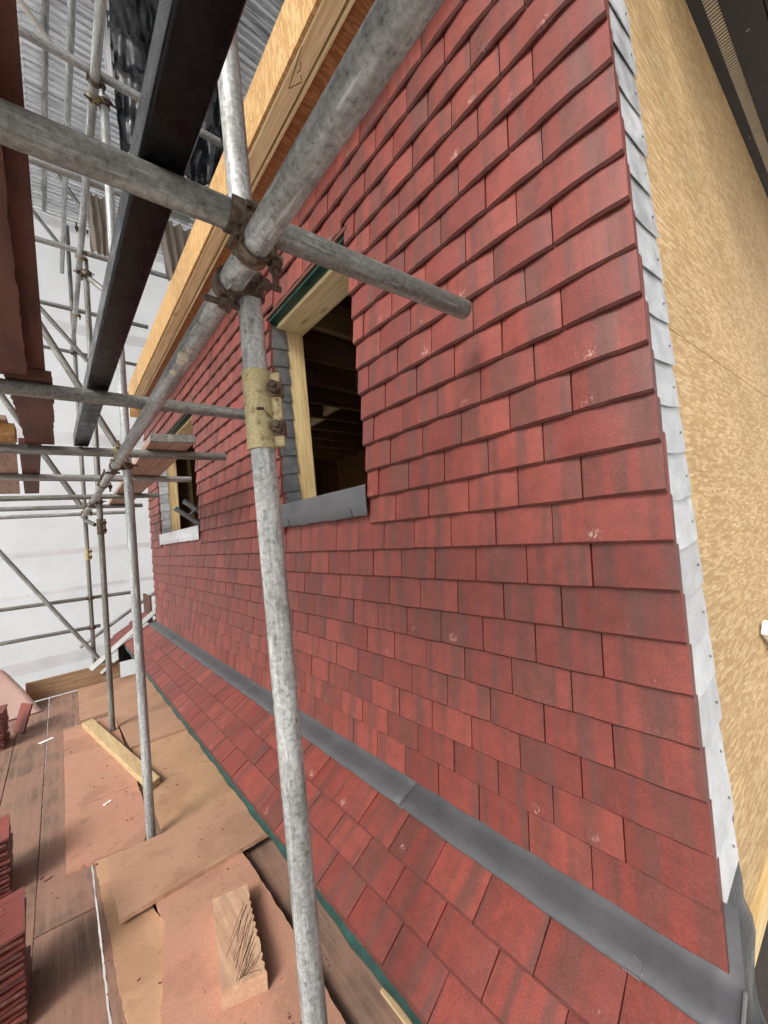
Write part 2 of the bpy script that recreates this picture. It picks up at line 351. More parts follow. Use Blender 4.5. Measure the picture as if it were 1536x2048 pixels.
def tile_mesh(w, L=.205, var=0):
    key = (round(w, 3), round(L, 3), var)
    if key in tile_cache: return tile_cache[key]
    V, Fc = tile_geo(key[0], key[1], var)
    me = bpy.data.meshes.new('tile'); me.from_pydata(V, [], Fc); me.update()
    fill_attr(me, [0.0]*len(Fc), None); tile_cache[key] = me
    return me
def fill_attr(me, rnd, uvs):
    uv = me.uv_layers.new(name='UVMap'); a = me.attributes.new('rnd', 'FLOAT', 'FACE')
    for p in me.polygons:
        a.data[p.index].value = rnd[p.index]
        for li in p.loop_indices:
            co = me.vertices[me.loops[li].vertex_index].co if uvs is None else uvs[me.loops[li].vertex_index]
            uv.data[li].uv = (co[0], co[1])
        p.use_smooth = False
    me.materials.append(M['tile'])
def project(p):
    d = p.dot(fo); return (768+F_PX*p.dot(rr)/d, 1024-F_PX*p.dot(uu)/d, d)
def in_view(p): x, y, d = project(p); return d > .05 and -500 < x < 2036 and -500 < y < 2548

def lay(specs, parent, limit, rest_name):
    "specs: (matrix, width, L); the ones that show largest become parts, the rest one part of kind stuff"
    def size(sp):
        p = sp[0].translation; x, y, d = project(p); return (1/(p.length**2)*abs(p.normalized().dot((sp[0].to_3x3() @ Vector((0, 0, 1))).normalized()))) if in_view(p) else 0
    order = sorted(specs, key=size, reverse=True)
    for k, (mx, w, L) in enumerate(order[:limit]):
        if size((mx, w, L)) == 0: continue
        o = bpy.data.objects.new('tile', tile_mesh(w, L, rng.randrange(6))); C.objects.link(o); o.parent = parent; o.matrix_world = mx
        o.matrix_parent_inverse = Matrix.Translation(-Vector(parent.location)); o.matrix_basis = mx
    rest = order[limit:]
    if not rest: return
    V = []; Fc = []; rn = []; uvs = []
    for mx, w, L in rest:
        tv, tf = tile_geo(round(w, 3), L, rng.randrange(6)); b = len(V); q = rng.random()
        for t in tv: V.append(tuple(mx @ Vector(t)-Vector(parent.location))); uvs.append(t)
        for f in tf: Fc.append(tuple(b+i for i in f)); rn.append(q)
    me = bpy.data.meshes.new(rest_name); me.from_pydata(V, [], Fc); me.update(); fill_attr(me, rn, uvs)
    o = bpy.data.objects.new(rest_name, me); C.objects.link(o); o.parent = parent; tag(o, kind='stuff')

WX, YC, PW, G, Z0 = .950, .2041, .1665, .1056, 1.0802
W1 = (1.190, 1.955); W2 = (3.595, 5.270); YEND = 5.93
def wall_matrix(y, z, dx=0):
    tilt = R(8.3)+R(rng.uniform(-.35, .35)); rx = R(rng.uniform(-.35, .35))
    ex = Vector((0, -1, 0)); ey = Vector((math.sin(tilt), 0, math.cos(tilt))); ez = ex.cross(ey)
    m = Matrix((ex, ey, ez)).transposed() @ Matrix.Rotation(rx, 3, 'Z') @ Matrix.Rotation(R(rng.uniform(-.5, .5)), 3, 'Y')
    return Matrix.Translation((WX+rng.uniform(-.0008, .0008)+dx, y, z+rng.uniform(-.0008, .0008))) @ m.to_4x4()
wall = thing('tiled_wall', (WX, YC, -1.0), 'tall wall hung with overlapping red concrete tiles, two window openings', 'wall')
specs = []
for i in range(-6, 20):
    z = Z0-G*i
    edges = [YC]; y = YC+PW*(1.0 if i % 2 == 0 else 1.5)
    while y < YEND: edges.append(y); y += PW
    edges.append(YEND+rng.uniform(-.03, .03))
    for a, b in zip(edges[:-1], edges[1:]):
        segs = [(a, b)]
        if -1 <= i <= 10:
            for lo, hi in (W1, W2):
                ns = []
                for p, q in segs:
                    if q <= lo or p >= hi: ns.append((p, q))
                    else:
                        if p < lo-.03: ns.append((p, lo))
                        if q > hi+.03: ns.append((hi, q))
                segs = ns
        for p, q in segs:
            if q-p < .03: continue
            zz = z
            if i == -2 and any(p > lo-.08 and q < hi+.08 for lo, hi in (W1, W2)): zz = z-.030
            if i == 19: zz = z-.011
            specs.append((wall_matrix((p+q)/2, zz), q-p-.0036+rng.uniform(-.0008, .0006), .235 if i == 11 else .205))
lay(specs, wall, 300, 'far_tiles')
# sheathing behind the tiles, butted around the openings
SX0, SX1 = .992, 1.17
ZB, ZT = .05, 1.235
for lo, hi in (((SX0, .235, -1.02), (SX1, 5.90, ZB)), ((SX0, .235, ZT), (SX1, 5.90, 1.93)), ((SX0, .235, ZB), (SX1, W1[0]+.015, ZT)), ((SX0, W1[1]+.012, ZB), (SX1, W2[0]+.015, ZT)), ((SX0, W2[1]+.012, ZB), (SX1, 5.90, ZT))):
    boxpart('sheathing', lo, hi, 'felt', wall)

def soaker_mesh(name, parent, pts, th, nrm, mat, nail=None):
    mb = MB(); n = Vector(nrm).normalized()*th; P = [Vector(p) for p in pts]
    c = sum(P, Vector())/len(P)
    mb.poly(P); mb.poly([p-n for p in P][::-1]); mb.quad_strip(P, [p-n for p in P], True)
    o = mb.build(name, mat, parent, c)
    if nail is not None:
        k = MB(); k.tube(Vector(nail)-n, Vector(nail)+Vector(nrm).normalized()*.0012, .0028, 0, 10)
        q = k.build('nail', 'galv_dark', None, Vector(nail)); q.parent = o; q.location = Vector(nail)-c
    return o
# window surrounds: parts of the wall
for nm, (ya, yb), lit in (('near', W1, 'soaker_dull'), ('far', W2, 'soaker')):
    fr = MB(); fr.box2((1.066, yb+.006-.0, .10), (1.185, yb+.052, ZT-.001)); f_ = fr.build('window_frame', 'pine_z', wall, (1.1, yb, .1), .002)
    pl = Vector(wall.location)+f_.location
    def sub(o):
        w_ = o.location.copy(); o.parent = f_; o.location = w_-Vector((1.1, yb, .1)); return o
    sub(boxpart('jamb', (1.066, ya-.052, .10), (1.185, ya-.006, ZT-.001), 'pine_z', None, .002))
    sub(boxpart('lintel', (1.019, ya-.06, ZT-.022), (1.185, yb+.005, ZT+.020), 'pine', None, .002))
    sub(boxpart('membrane_strip', (.968, ya+.002, ZT-.003), (1.018, yb-.002, ZT+.012), 'green', None, .001))
    sub(boxpart('batten', (.957, ya-.02, ZT+.014), (.990, yb+.02, ZT+.030), 'board_red', None, .001))
    # lead sill: apron in front and slope inwards, in lapped lengths
    cuts = [ya, yb+.005] if nm == 'near' else [ya, 4.42, yb+.005]
    for a, b in zip(cuts[:-1], cuts[1:]):
        mb = MB(); prof = [(.945, .060), (.9455, .120), (.9475, .176), (.952, .186), (.975, .190), (1.185, .200)]
        N = max(4, int((b-a)/.06)); ring = []
        for k in range(N+1):
            y = a+(b-a)*k/N-.012*(k == 0 and a != ya)
            wv = .0018*math.sin(y*21)+.0014*math.sin(y*47)
            ring.append([Vector((x+(wv if j < 4 else 0), y, z+(wv if j == 0 else 0))) for j, (x, z) in enumerate(prof)])
        for p, q in zip(ring[:-1], ring[1:]): mb.quad_strip(p, q, False, True)
        for p, q in zip(ring[:-1], ring[1:]): mb.quad_strip([v+Vector((.003, 0, -.0025)) for v in q], [v+Vector((.003, 0, -.0025)) for v in p], False, True)
        mb.quad_strip([p[0] for p in ring], [p[0]+Vector((.003, 0, -.0025)) for p in ring])
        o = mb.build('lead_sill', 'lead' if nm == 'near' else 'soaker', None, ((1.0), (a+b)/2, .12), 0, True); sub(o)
    for cy in ([ya+.10, yb-.09] if nm == 'near' else [ya+.75]):
        mb = MB(); P = [Vector((.9432, cy, .058)), Vector((.9432, cy+.004, .085)), Vector((.9436, cy+.020, .100))]
        for p, q in zip(P[:-1], P[1:]): mb.tube(p, q, .0016, 0, 8)
        mb.box((.9436, cy+.017, .0605), (.004, .034, .006)); sub(mb.build('clip', 'lead_dark', None, P[0]))
    # soakers up the far reveal, one to a course
    k = 0
    while True:
        zb_ = .150+k*G*.985
        if zb_ > ZT-.06: break
        zt_ = min(zb_+.15, ZT-.004); j = rng.uniform(-.006, .006); yy = yb+.0055-.0035
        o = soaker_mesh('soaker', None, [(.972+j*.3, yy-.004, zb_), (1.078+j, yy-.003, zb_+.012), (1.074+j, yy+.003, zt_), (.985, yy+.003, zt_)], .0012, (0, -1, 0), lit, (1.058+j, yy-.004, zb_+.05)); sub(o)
        k += 1
# corner soakers, one to a course, lapped over the board wall
A4 = R(4.0); dW = Vector((math.cos(A4), -math.sin(A4), 0)); nW = Vector((-math.sin(A4), -math.cos(A4), 0)); P4 = Vector((1.0, .22, 0))
def onw(t, z, n=0.0): return P4+dW*t+nW*n+Vector((0, 0, z))
for i in range(-7, 19):
    zb_ = Z0-G*i-.018+rng.uniform(-.004, .004); j = rng.uniform(-.011, .008); e = rng.uniform(-.004, .004)
    soaker_mesh('soaker', wall, [onw(-.022+e, zb_-.006, .0125+e*.5), onw(.060, zb_-.004, .0120-e*.5), onw(.154+j, zb_+.006, .0095), onw(.160+j, zb_+.07, .0070), onw(.148+j*1.6, zb_+.165, .0030), onw(-.010+e, zb_+.165, .0030)], .0016, nW, 'soaker', onw(.128+j, zb_+.050, .0102))
# dark lead dressed round the foot of the corner
mb = MB(); NU, NV = 10, 14; grid = []
for a in range(NV+1):
    v = a/NV; row = []
    for b in range(NU+1):
        u = b/NU; z = -.745-.365*v
        wid = .215-.045*math.sin(v*3.1)+.045*math.exp(-((v-.62)/.16)**2)-.12*max(0, v-.7)/.3
        t = -.030+wid*u
        bl = .0022+.020*v*(1-u)*u*4+v*u*(.010*math.sin(9*v+5*u)+.008*math.sin(17*v-4*u))+.030*v*v*u
        row.append(onw(t, z, bl))
    grid.append(row)
for p, q in zip(grid[:-1], grid[1:]): mb.quad_strip(p, q, False, True)
for p, q in zip(grid[:-1], grid[1:]): mb.quad_strip([x-nW*.003 for x in q], [x-nW*.003 for x in p], False, True)
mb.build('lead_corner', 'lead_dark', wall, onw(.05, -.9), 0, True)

# ------------------------------------------------------------------ lower roof
E1 = (.604, -1.163); SL = R(36.0); GR = .1025
roof = thing('lower_roof', (E1[0], .2, E1[1]), 'narrow sloping roof of red tiles at the foot of the tiled wall', 'roof')
specs = []
for r_, off in ((0, .718), (1, .620), (2, .529)):
    bx, bz = E1[0]+GR*r_*math.cos(SL), E1[1]+GR*r_*math.sin(SL)
    y = off
    while y > .20: y -= PW
    eds = [.195]+[y+PW*k for k in range(1, 40) if y+PW*k < 6.05 and y+PW*k > .24]+[6.05]
    for a, b in zip(eds[:-1], eds[1:]):
        sl_ = SL-R(8.3)+R(rng.uniform(-.5, .5))
        ex = Vector((0, -1, 0)); ey = Vector((math.cos(sl_), 0, math.sin(sl_))); ez = ex.cross(ey)
        m = Matrix((ex, ey, ez)).transposed() @ Matrix.Rotation(R(rng.uniform(-.5, .5)), 3, 'Z') @ Matrix.Rotation(R(rng.uniform(-.6, .6)), 3, 'Y')
        specs.append((Matrix.Translation((bx+rng.uniform(-.001, .001), (a+b)/2, bz+rng.uniform(-.001, .001))) @ m.to_4x4(), b-a-.0036, .140 if r_ == 2 else .205))
        if r_ == 0:      # eaves under-course, half bonded
            specs.append((Matrix.Translation((bx+.003, (a+b)/2+PW/2, bz-.0150)) @ m.to_4x4(), b-a-.0036, .16))
lay(specs, roof, 300, 'far_tiles')
mb = MB(); mb.poly([(.64, .2, -1.19), (1.0, .2, -.93), (1.0, 6.0, -.93), (.64, 6.0, -1.19)]); mb.poly([(.64, .2, -1.22), (1.0, .2, -.96), (1.0, 6.0, -.96), (.64, 6.0, -1.22)][::-1])
mb.quad_strip([(.64, .2, -1.19), (1.0, .2, -.93), (1.0, 6.0, -.93), (.64, 6.0, -1.19)], [(.64, .2, -1.22), (1.0, .2, -.96), (1.0, 6.0, -.96), (.64, 6.0, -1.22)], True); mb.build('roof_deck', 'felt', roof, (.8, .2, -1.1))
# green membrane dressed over the eaves board: slightly rippled strip
mb = MB(); top = []; mid = []; bot = []
for k in range(121):
    y = .2+5.85*k/120; wv = .003*math.sin(y*17)+.002*math.sin(y*41)
    top.append((.640, y, -1.176)); mid.append((.602+wv, y, -1.190)); bot.append((.607+wv*.6, y, -1.222+wv))
mb.quad_strip(top, mid, False, True); mb.quad_strip(mid, bot, False, True); mb.quad_strip([(x+.004, y, z) for x, y, z in bot], [(x+.004, y, z-.002) for x, y, z in mid], False, True); mb.build('eaves_membrane', 'green', roof, (.6, .2, -1.2), 0, True)
boxpart('fascia', (.622, .205, -1.236), (.640, 6.0, -1.20), 'green', roof, .002)
for ya, yb in ((.62, .90),): boxpart('eaves_batten', (.606, ya, -1.246), (.6215, yb, -1.238), 'offcut', roof, .002)

fl = thing('lead_flashing', (.90, .2, -.95), 'long grey lead flashing strip between tiled wall and lower roof', 'flashing')
cuts = [.185, 1.10, 2.58, 3.36, 4.70, 6.02]
for a, b in zip(cuts[:-1], cuts[1:]):
    mb = MB(); N = int((b-a)/.05)+2; ring = []
    for k in range(N+1):
        y = a-.03+(b-a+.03)*k/N if a > .3 else a+(b-a)*k/N
        wv = .0010*math.sin(y*19+1)+.0008*math.sin(y*43); lift = .0022*(k < 2 and a > .3)
        ring.append([Vector((x+wv*q, y, z+lift+wv*.5*q)) for x, z, q in ((.8715, -.9815, 1), (.8725, -.9760, 1), (.905, -.9640, .4), (.938, -.9555, .2), (.958, -.9500, 0), (.974, -.9300, 0), (.990, -.82, 0))])
    for p, q in zip(ring[:-1], ring[1:]): mb.quad_strip(p, q, False, True)
    off = Vector((.0016, 0, -.0024))
    for p, q in zip(ring[:-1], ring[1:]): mb.quad_strip([v+off for v in q], [v+off for v in p], False, True)
    mb.quad_strip([p[0] for p in ring], [p[0]+off for p in ring]); mb.poly(ring[0]+[v+off for v in ring[0]][::-1]); mb.poly(ring[-1]+[v+off for v in ring[-1]][::-1])
    mb.build('lead_sheet', 'lead', fl, (.9, (a+b)/2, -.95), 0, True)
for y in (.337, 1.054, 2.18, 3.444, 4.568):
    P = [Vector((.8705, y, -.981)), Vector((.880, y-.002, -.9725)), Vector((.893, y+.004, -.9675)), Vector((.899, y+.018, -.9650))]
    mb = MB()
    for p, q in zip(P[:-1], P[1:]): mb.tube(p, q, .0011, 0, 8)
    mb.box((.8715, y+.016, -.9790), (.004, .034, .004)); mb.build('clip', 'soaker_dull', fl, P[0])
mb = MB(); mb.box((.913, .183, -.9600), (.090, .006, .008), Matrix.Rotation(-R(16), 3, 'Y')); mb.build('turned_edge', 'soaker_dull', fl, (.9, .18, -.95), .002)

# ------------------------------------------------------------------ board wall round the corner, eaves, roof, house body
bw = thing('board_wall', onw(.3, -1.0), 'pale strand board side wall round the corner from the tiles', 'wall')
def wallbox(name, t0, t1, z0, z1, n0, n1, mat, parent, bevel=.0015):
    mb = MB(); rot = Matrix((dW, -nW, Vector((0, 0, 1)))).transposed(); c = onw((t0+t1)/2, (z0+z1)/2, (n0+n1)/2)
    mb.box((0, 0, 0), (t1-t0, abs(n1-n0), z1-z0)); o = mb.build(name, mat, parent, None, bevel)
    o.location = c-Vector(parent.location) if parent else c; o.rotation_euler = (0, 0, -A4); return o
wallbox('strand_board', .02, 4.2, -1.0, .432, -.018, 0, 'osb', bw)
wallbox('strand_board', .02, 4.2, .4332, 1.90, -.018, 0.0006, 'osb', bw)
wallbox('sole_plate', .135, 4.2, -1.055, -1.003, -.03, .016, 'pine_x', bw, .002)
st = thing('painted_stick', onw(.72, -.42, .03), 'white painted timber stick leaning on the strand board wall', 'timber')
mb = MB(); q = (onw(1.25, -.86, .10)-onw(.70, -.43, .012)).normalized(); rot = q.to_track_quat('X', 'Z').to_matrix()
mb.box(onw(.98, -.645, .06), (.70, .02, .05), rot); mb.build('stick', 'white_paint', st, onw(.98, -.645, .06), .003)

ev = thing('black_eaves', onw(1.2, 1.9, .2), 'black eaves soffit with pale vent strip above strand board wall', 'eaves')
wallbox('soffit_board', .2, 4.4, 1.903, 1.93, -.02, .036, 'soffit_black', ev)
wallbox('soffit_board', .2, 4.4, 1.903, 1.93, .072, .175, 'soffit_black', ev)
wallbox('soffit_board', .2, 4.4, 1.903, 1.93, .179, .62, 'soffit_black', ev)
wallbox('backing', .2, 4.4, 1.936, 1.95, -.02, .62, 'soffit_black', ev)
mb = MB(); rot = Matrix((dW, -nW, Vector((0, 0, 1)))).transposed()
for k in range(170): mb.box(onw(.62+k*.0165, 1.912, .054), (.0082, .036, .014), rot)
tag(mb.build('vent_slats', 'vent', ev, onw(1.5, 1.91, .05)), kind='stuff')
rv = MB()
for t, n in ((1.25, .12), (1.9, .02), (2.7, .02), (3.3, .12)):
    k = MB(); k.tube(onw(t, 1.9035, n), onw(t, 1.900, n), .006, 0, 10); k.build('screw_head', 'galv_dark', ev, onw(t, 1.9, n))

hb = thing('eaves_box', (.735, .2, 1.75), 'roof eaves box of amber strand board and pale timber over the tiled wall', 'eaves')
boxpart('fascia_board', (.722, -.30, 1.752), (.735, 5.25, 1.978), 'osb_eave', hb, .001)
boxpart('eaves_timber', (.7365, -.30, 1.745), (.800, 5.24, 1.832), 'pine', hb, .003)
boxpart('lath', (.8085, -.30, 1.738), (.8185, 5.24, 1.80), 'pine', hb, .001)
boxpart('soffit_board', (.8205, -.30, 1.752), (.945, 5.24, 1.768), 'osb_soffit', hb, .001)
boxpart('end_board', (.724, 5.251, 1.61), (.86, 5.264, 1.975), 'osb_eave', hb, .001)
# pencilled carpenter's mark on the eaves timber
mb = MB()
def pen(a, b, r=.0013): mb.tube((a[0], a[1], 1.7448), (b[0], b[1], 1.7448), r, 0, 6)
pen((.7385, 1.055), (.7600, 1.200)); pen((.760, 1.200), (.790, 1.150)); pen((.756, 1.095), (.768, 1.118)); pen((.768, 1.118), (.762, 1.135)); pen((.775, 1.135), (.787, 1.145))
mb.build('pencil_mark', 'dark_line', hb, (.76, 1.1, 1.7448))
rd = boxpart('roof_deck', (.775, .26, 1.985), (5.0, 5.9, 2.06), 'felt'); tag(rd, 'dark felt roof deck over the house behind the eaves box', 'roof')

ho = thing('house_interior', (2.5, 3.0, -.35), 'dark unfinished room of bare joists and studs seen through the windows', 'room')
boxpart('floor_deck', (1.175, .42, -.40), (4.1, 5.88, -.36), 'osb_shaded', ho)
boxpart('back_board', (4.0, .42, -.355), (4.02, 5.88, 1.97), 'osb_shaded', ho)
boxpart('end_board', (1.175, 5.80, -.355), (3.995, 5.82, 1.97), 'osb_shaded', ho)
boxpart('near_board', (1.175, .42, -.355), (3.995, .44, 1.97), 'osb_shaded', ho)
boxpart('ceiling_board', (1.175, .45, 1.945), (3.99, 5.79, 1.975), 'osb_shaded', ho)
for k in range(13): boxpart('joist', (1.19, .75+k*.40, 1.30), (3.99, .795+k*.40, 1.50), 'joist', ho, .002)
for k in range(12):
    if k % 2 == 0 or k > 6: boxpart('blocking', (1.95+.06*k, .80+k*.40, 1.32), (1.995+.06*k, 1.145+k*.40, 1.49), 'pine', ho, .002)
for k in range(6): boxpart('stud', (1.42+k*.40, 5.70, -.35), (1.465+k*.40, 5.795, 1.295), 'pine_z', ho, .002)
for k in range(4): boxpart('stud', (3.90, 1.4+k*.9, -.35), (3.995, 1.445+k*.9, 1.295), 'pine_z', ho, .002)
# body of the house below
mb = MB(); a_ = [onw(.08, 0, -.06), onw(4.2, 0, -.06)]
mb.prism([(a_[0].x, a_[0].y), (a_[1].x, a_[1].y), (5.2, 5.9), (1.0, 5.9)], -4.62, -1.06); tag(mb.build('masonry_wall', 'dark_wall', None, (3, 3, -4.6)), 'dark lower wall of the house below the strand board', 'building')

# ------------------------------------------------------------------ scaffold
TR = .02415
tube_cache = {}
def tube(a, b, label, mat='galv', r=TR, group=None):
    a = Vector(a); b = Vector(b); L = (b-a).length; mb = MB(); n = 40 if a.length < 3 or b.length < 1.2 else 24
    mb.tube((0, 0, 0), (0, 0, L), r, r-.004, n); o = mb.build('scaffold_tube', mat)
    o.location = a; o.rotation_mode = 'QUATERNION'; o.rotation_quaternion = (b-a).to_track_quat('Z', 'Y')
    return tag(o, label, 'scaffold tube', group or 'scaffold tubes')
def coupler(p1, d1, p2, d2, label, m1='rust', m2='rust', s1=1, s2=1, kind='tube_coupler', w2=.046):
    p1 = Vector(p1); p2 = Vector(p2); d1 = Vector(d1).normalized(); d2 = Vector(d2).normalized()
    c = (p1+p2)/2; t = thing(kind, c, label, 'coupler', 'scaffold couplers')
    n = (p2-p1).normalized()
    mb = MB(); mb.box(c, (.036, .040, .016), Matrix((d1, n.cross(d1).normalized(), n)).transposed()); mb.build('body', m1, t, c, .003)
    for p, d, nn, s, m, sw in ((p1, d1, n, s1, m1, .046), (p2, d2, -n, s2, m2, w2)):
        l = d.cross(nn).normalized()*s; sg = 1 if d.cross(nn).dot(l) > 0 else -1
        mb = MB(); mb.arc_band(p, d, nn, TR+.0006, TR+.0062, sw, -2.0, 2.0, 24); mb.build('saddle', m, t, p)
        mb = MB()
        # hinged flap: from the hinge, round the far side of the tube, ending in a lug
        a0, a1 = (math.pi-1.42, math.pi+1.32) if sg > 0 else (math.pi-1.32, math.pi+1.42)
        mb.arc_band(p, d, nn, TR+.0012, TR+.0074, .030, a0, a1, 20)
        lc = p+l*(TR+.0150)-nn*.0040; mb.box(lc, (.026, .024, .009), Matrix((d, l, nn)).transposed())
        mb.box(p-l*(TR+.0080)-nn*.002, (.024, .012, .016), Matrix((d, l, nn)).transposed())
        mb.build('flap', m, t, p)
        mb = MB(); hp = p-l*(TR+.0105); mb.tube(hp-d*.022, hp+d*.022, .0052, 0, 12); mb.build('hinge_pin', m, t, hp)
        mb = MB(); bp = p+l*(TR+.0165); mb.tube(bp+nn*.020, bp-nn*.052, .0062, 0, 14); mb.build('bolt', 'bolt', t, bp)
        mb = MB(); mb.tube(bp-nn*.0090, bp-nn*.0235, .0125, .0063, 6, False); mb.tube(bp-nn*.0065, bp-nn*.0090, .0145, .0063, 18, False); mb.build('nut', 'bolt', t, bp-nn*.015)
    return t
X_, Y_, Z_ = (1, 0, 0), (0, 1, 0), (0, 0, 1)
ZL = .515; ZTR = .5665
# standards
def p1(z): return Vector((.3276-.0092*z, .7315, z))
SLV = .205
tube(p1(-1.65), p1(.262), 'nearest upright scaffold tube below the yellow sleeve, in front of the tiles', 'galv')
tube(p1(.264), p1(3.2), 'nearest upright scaffold tube above the yellow sleeve, passing behind the crossing tubes', 'galv')
tube((.336, 2.68, -1.65), (.341, 2.68, 2.86), 'second upright scaffold tube, standing by the long timber offcut', 'galv_bright')
tube((.320, 4.53, -1.65), (.334, 4.53, 2.95), 'third upright scaffold tube, dull, standing in a board notch', 'galv_dark')
tube((.308, 6.45, -1.60), (.296, 6.45, 4.6), 'farthest upright scaffold tube, in front of the white sheeting', 'galv_dark')
# ledgers along the wall
tube((.2862, -.35, ZL), (.2722, 6.25, ZL), 'thick nearest ledger tube running diagonally across the picture to the far end', 'galv')
tube((.292, 1.2, 2.80), (.270, 6.5, 2.80), 'upper ledger tube one lift above, pale, on the upper left', 'galv_bright')
tube((.262, 1.5, 3.93), (.214, 6.5, 3.93), 'second of three high parallel tubes below the steel roof', 'galv_bright')
tube((.19, 1.5, 4.90), (.069, 6.7, 4.90), 'leftmost and highest of the three parallel tubes below the steel roof', 'galv')
# transoms of the working lift
TS = [((-.9, .700, ZTR), (.858, .577, ZTR), 'big crossing tube ending over the tiles at picture centre', 'galv_dark'),
      ((-.9, 1.680, ZTR), (.800, 1.642, ZTR), 'second crossing tube, ending behind the yellow sleeve', 'galv_dark'),
      ((-.9, 2.625, ZTR), (.859, 2.520, ZTR), 'third crossing tube, carrying the end of the black pipe', 'galv_dark'),
      ((-.9, 3.441, ZTR), (.878, 3.442, ZTR), 'fourth crossing tube, pale, ending before the far window', 'galv'),
      ((-.9, 4.640, ZTR), (.830, 4.490, ZTR), 'fifth crossing tube, thin, below the plank near the far window', 'galv_dark'),
      ((-.9, 5.480, ZTR), (.817, 5.444, ZTR), 'sixth crossing tube from the front, low on the left', 'galv_dark'),
      ((-.9, 6.480, ZTR), (.740, 6.300, ZTR), 'farthest crossing tube of the lower row', 'galv')]
for a, b, l, m in TS: tube(a, b, l, m)
TU = [((-1.2, 2.575, 2.85), (1.0, 2.550, 2.85), 'nearest upper crossing tube below the steel roof, upper left', 'galv'),
      ((-1.2, 3.50, 2.85), (1.0, 3.37, 2.85), 'upper crossing tube just behind the big near crossing tube', 'galv'),
      ((-1.2, 4.38, 2.85), (1.0, 4.25, 2.85), 'upper crossing tube carrying the beige hanging sheet', 'galv'),
      ((-1.2, 5.40, 2.85), (1.0, 5.396, 2.85), 'upper crossing tube with pale paint spots', 'galv_dark'),
      ((-1.2, 6.50, 2.85), (1.1, 6.62, 2.85), 'farthest upper crossing tube in front of the sheeting', 'galv_dark')]
for a, b, l, m in TU: tube(a, b, l, m)
# braces and far rails
tube((-.12, 3.55, 1.90), (.384, 3.55, .846), 'thick sloping brace tube left of the black pipe', 'galv_dark')
tube((-.06, 5.5, 2.875), (.372, 5.5, 2.304), 'short sloping brace tube high in front of the sheeting', 'galv_dark')
tube((-.46, 4.7, 1.80), (.190, 4.7, .502), 'sloping brace tube crossing behind the red-brown boards', 'galv_dark')
tube((-.096, 6.6, 4.818), (.25, 6.6, 4.33), 'thin far brace tube just below the edge of the steel roof', 'galv')
tube((.158, 5.0, 4.136), (.372, 5.0, 3.822), 'short steep brace tube beside the beige hanging sheet', 'galv')
tube((-.70, 6.40, .472), (.402, 6.40, -1.437), 'long sloping brace tube low on the left over the sheeting', 'galv')
tube((-1.6, 6.52, -.520), (.80, 6.52, -.562), 'upper far guard rail in front of the white sheeting', 'galv_dark')
tube((-1.6, 6.52, -.925), (.40, 6.52, -.945), 'lower far guard rail in front of the white sheeting', 'galv_dark')
tube((.176, 6.70, -1.211), (1.10, 6.70, -.626), 'sloping far tube with sheeting wrapped on it beside the ladder', 'galv')
tube((-.16, 3.93, 4.80), (.20, 4.32, 4.80), 'cream sloping tube tucked under the steel roof', 'white_paint')
tube((.300, 6.10, .455), (.375, 6.00, .392), 'short tube stub under the far end of the ledger', 'galv_dark')
tube((.30, 4.20, 2.58), (.46, 4.02, 2.34), 'short tube stub with open end beside the beige sheet', 'galv_dark')
# couplers
A = lambda y: Vector((0.2862-.014*(y+.35)/6.6, y, ZL))
B = lambda x: Vector((x, .700-.07*(x+.9), ZTR))
coupler(A(.612), Y_, B(.288), X_, 'rusty coupler joining the nearest ledger to the big crossing tube', s1=1, s2=1, w2=.085)
coupler(A(.7315), Y_, p1(ZL), Z_, 'rusty coupler joining the nearest ledger to the nearest upright', s1=1, s2=1)
coupler(A(2.52), Y_, (.283, 2.55, ZTR), X_, 'yellow coupler where the third crossing tube meets the ledger', 'brass', 'brass', 1, -1)
coupler(A(2.68), Y_, (.3385, 2.68, ZL), Z_, 'dark coupler joining ledger and second upright', s1=1, s2=1)
coupler(A(3.42), Y_, (.283, 3.441, ZTR), X_, 'brown coupler where the fourth crossing tube meets the ledger', 'rust', 'rust', 1, -1)
coupler(A(4.53), Y_, (.327, 4.53, ZL), Z_, 'small coupler joining ledger and third upright')
coupler(A(5.45), Y_, (.28, 5.455, ZTR), X_, 'small coupler where the sixth crossing tube meets the ledger', 'brass', 'rust')
coupler(A(6.2), Y_, (.28, 6.35, ZTR), X_, 'small coupler at the far end of the ledger', 'brass', 'rust')
coupler((.287, 2.66, 2.80), Y_, (.340, 2.68, 2.80), Z_, 'coupler with pale fitting at the head of the second upright', 'brass', 'rust')
coupler((.287, 2.56, 2.80), Y_, (.287, 2.56, 2.85), X_, 'coupler holding the nearest upper crossing tube')
coupler((.281, 4.30, 2.80), Y_, (.281, 4.30, 2.85), X_, 'coupler on the upper ledger by the beige sheet', 'brass', 'rust')
coupler((.280, 4.50, 2.80), Y_, (.333, 4.53, 2.80), Z_, 'coupler at the head of the third upright')
coupler((.275, 5.40, 2.80), Y_, (.275, 5.40, 2.85), X_, 'coupler on the upper ledger by the paint-spotted tube', 'brass', 'rust')
coupler((.271, 6.42, 2.80), Y_, (.300, 6.45, 2.80), Z_, 'coupler at the far end of the upper ledger')
coupler((.30, 6.49, -.553), X_, (.305, 6.445, -.553), Z_, 'small coupler of the upper far guard rail')
coupler((.30, 6.49, -.944), X_, (.305, 6.445, -.944), Z_, 'small coupler of the lower far guard rail')
coupler((.285, 3.92, 2.80), Y_, (.31, 4.16, 2.56), (.16, -.18, -.24), 'coupler holding the short open-ended stub')
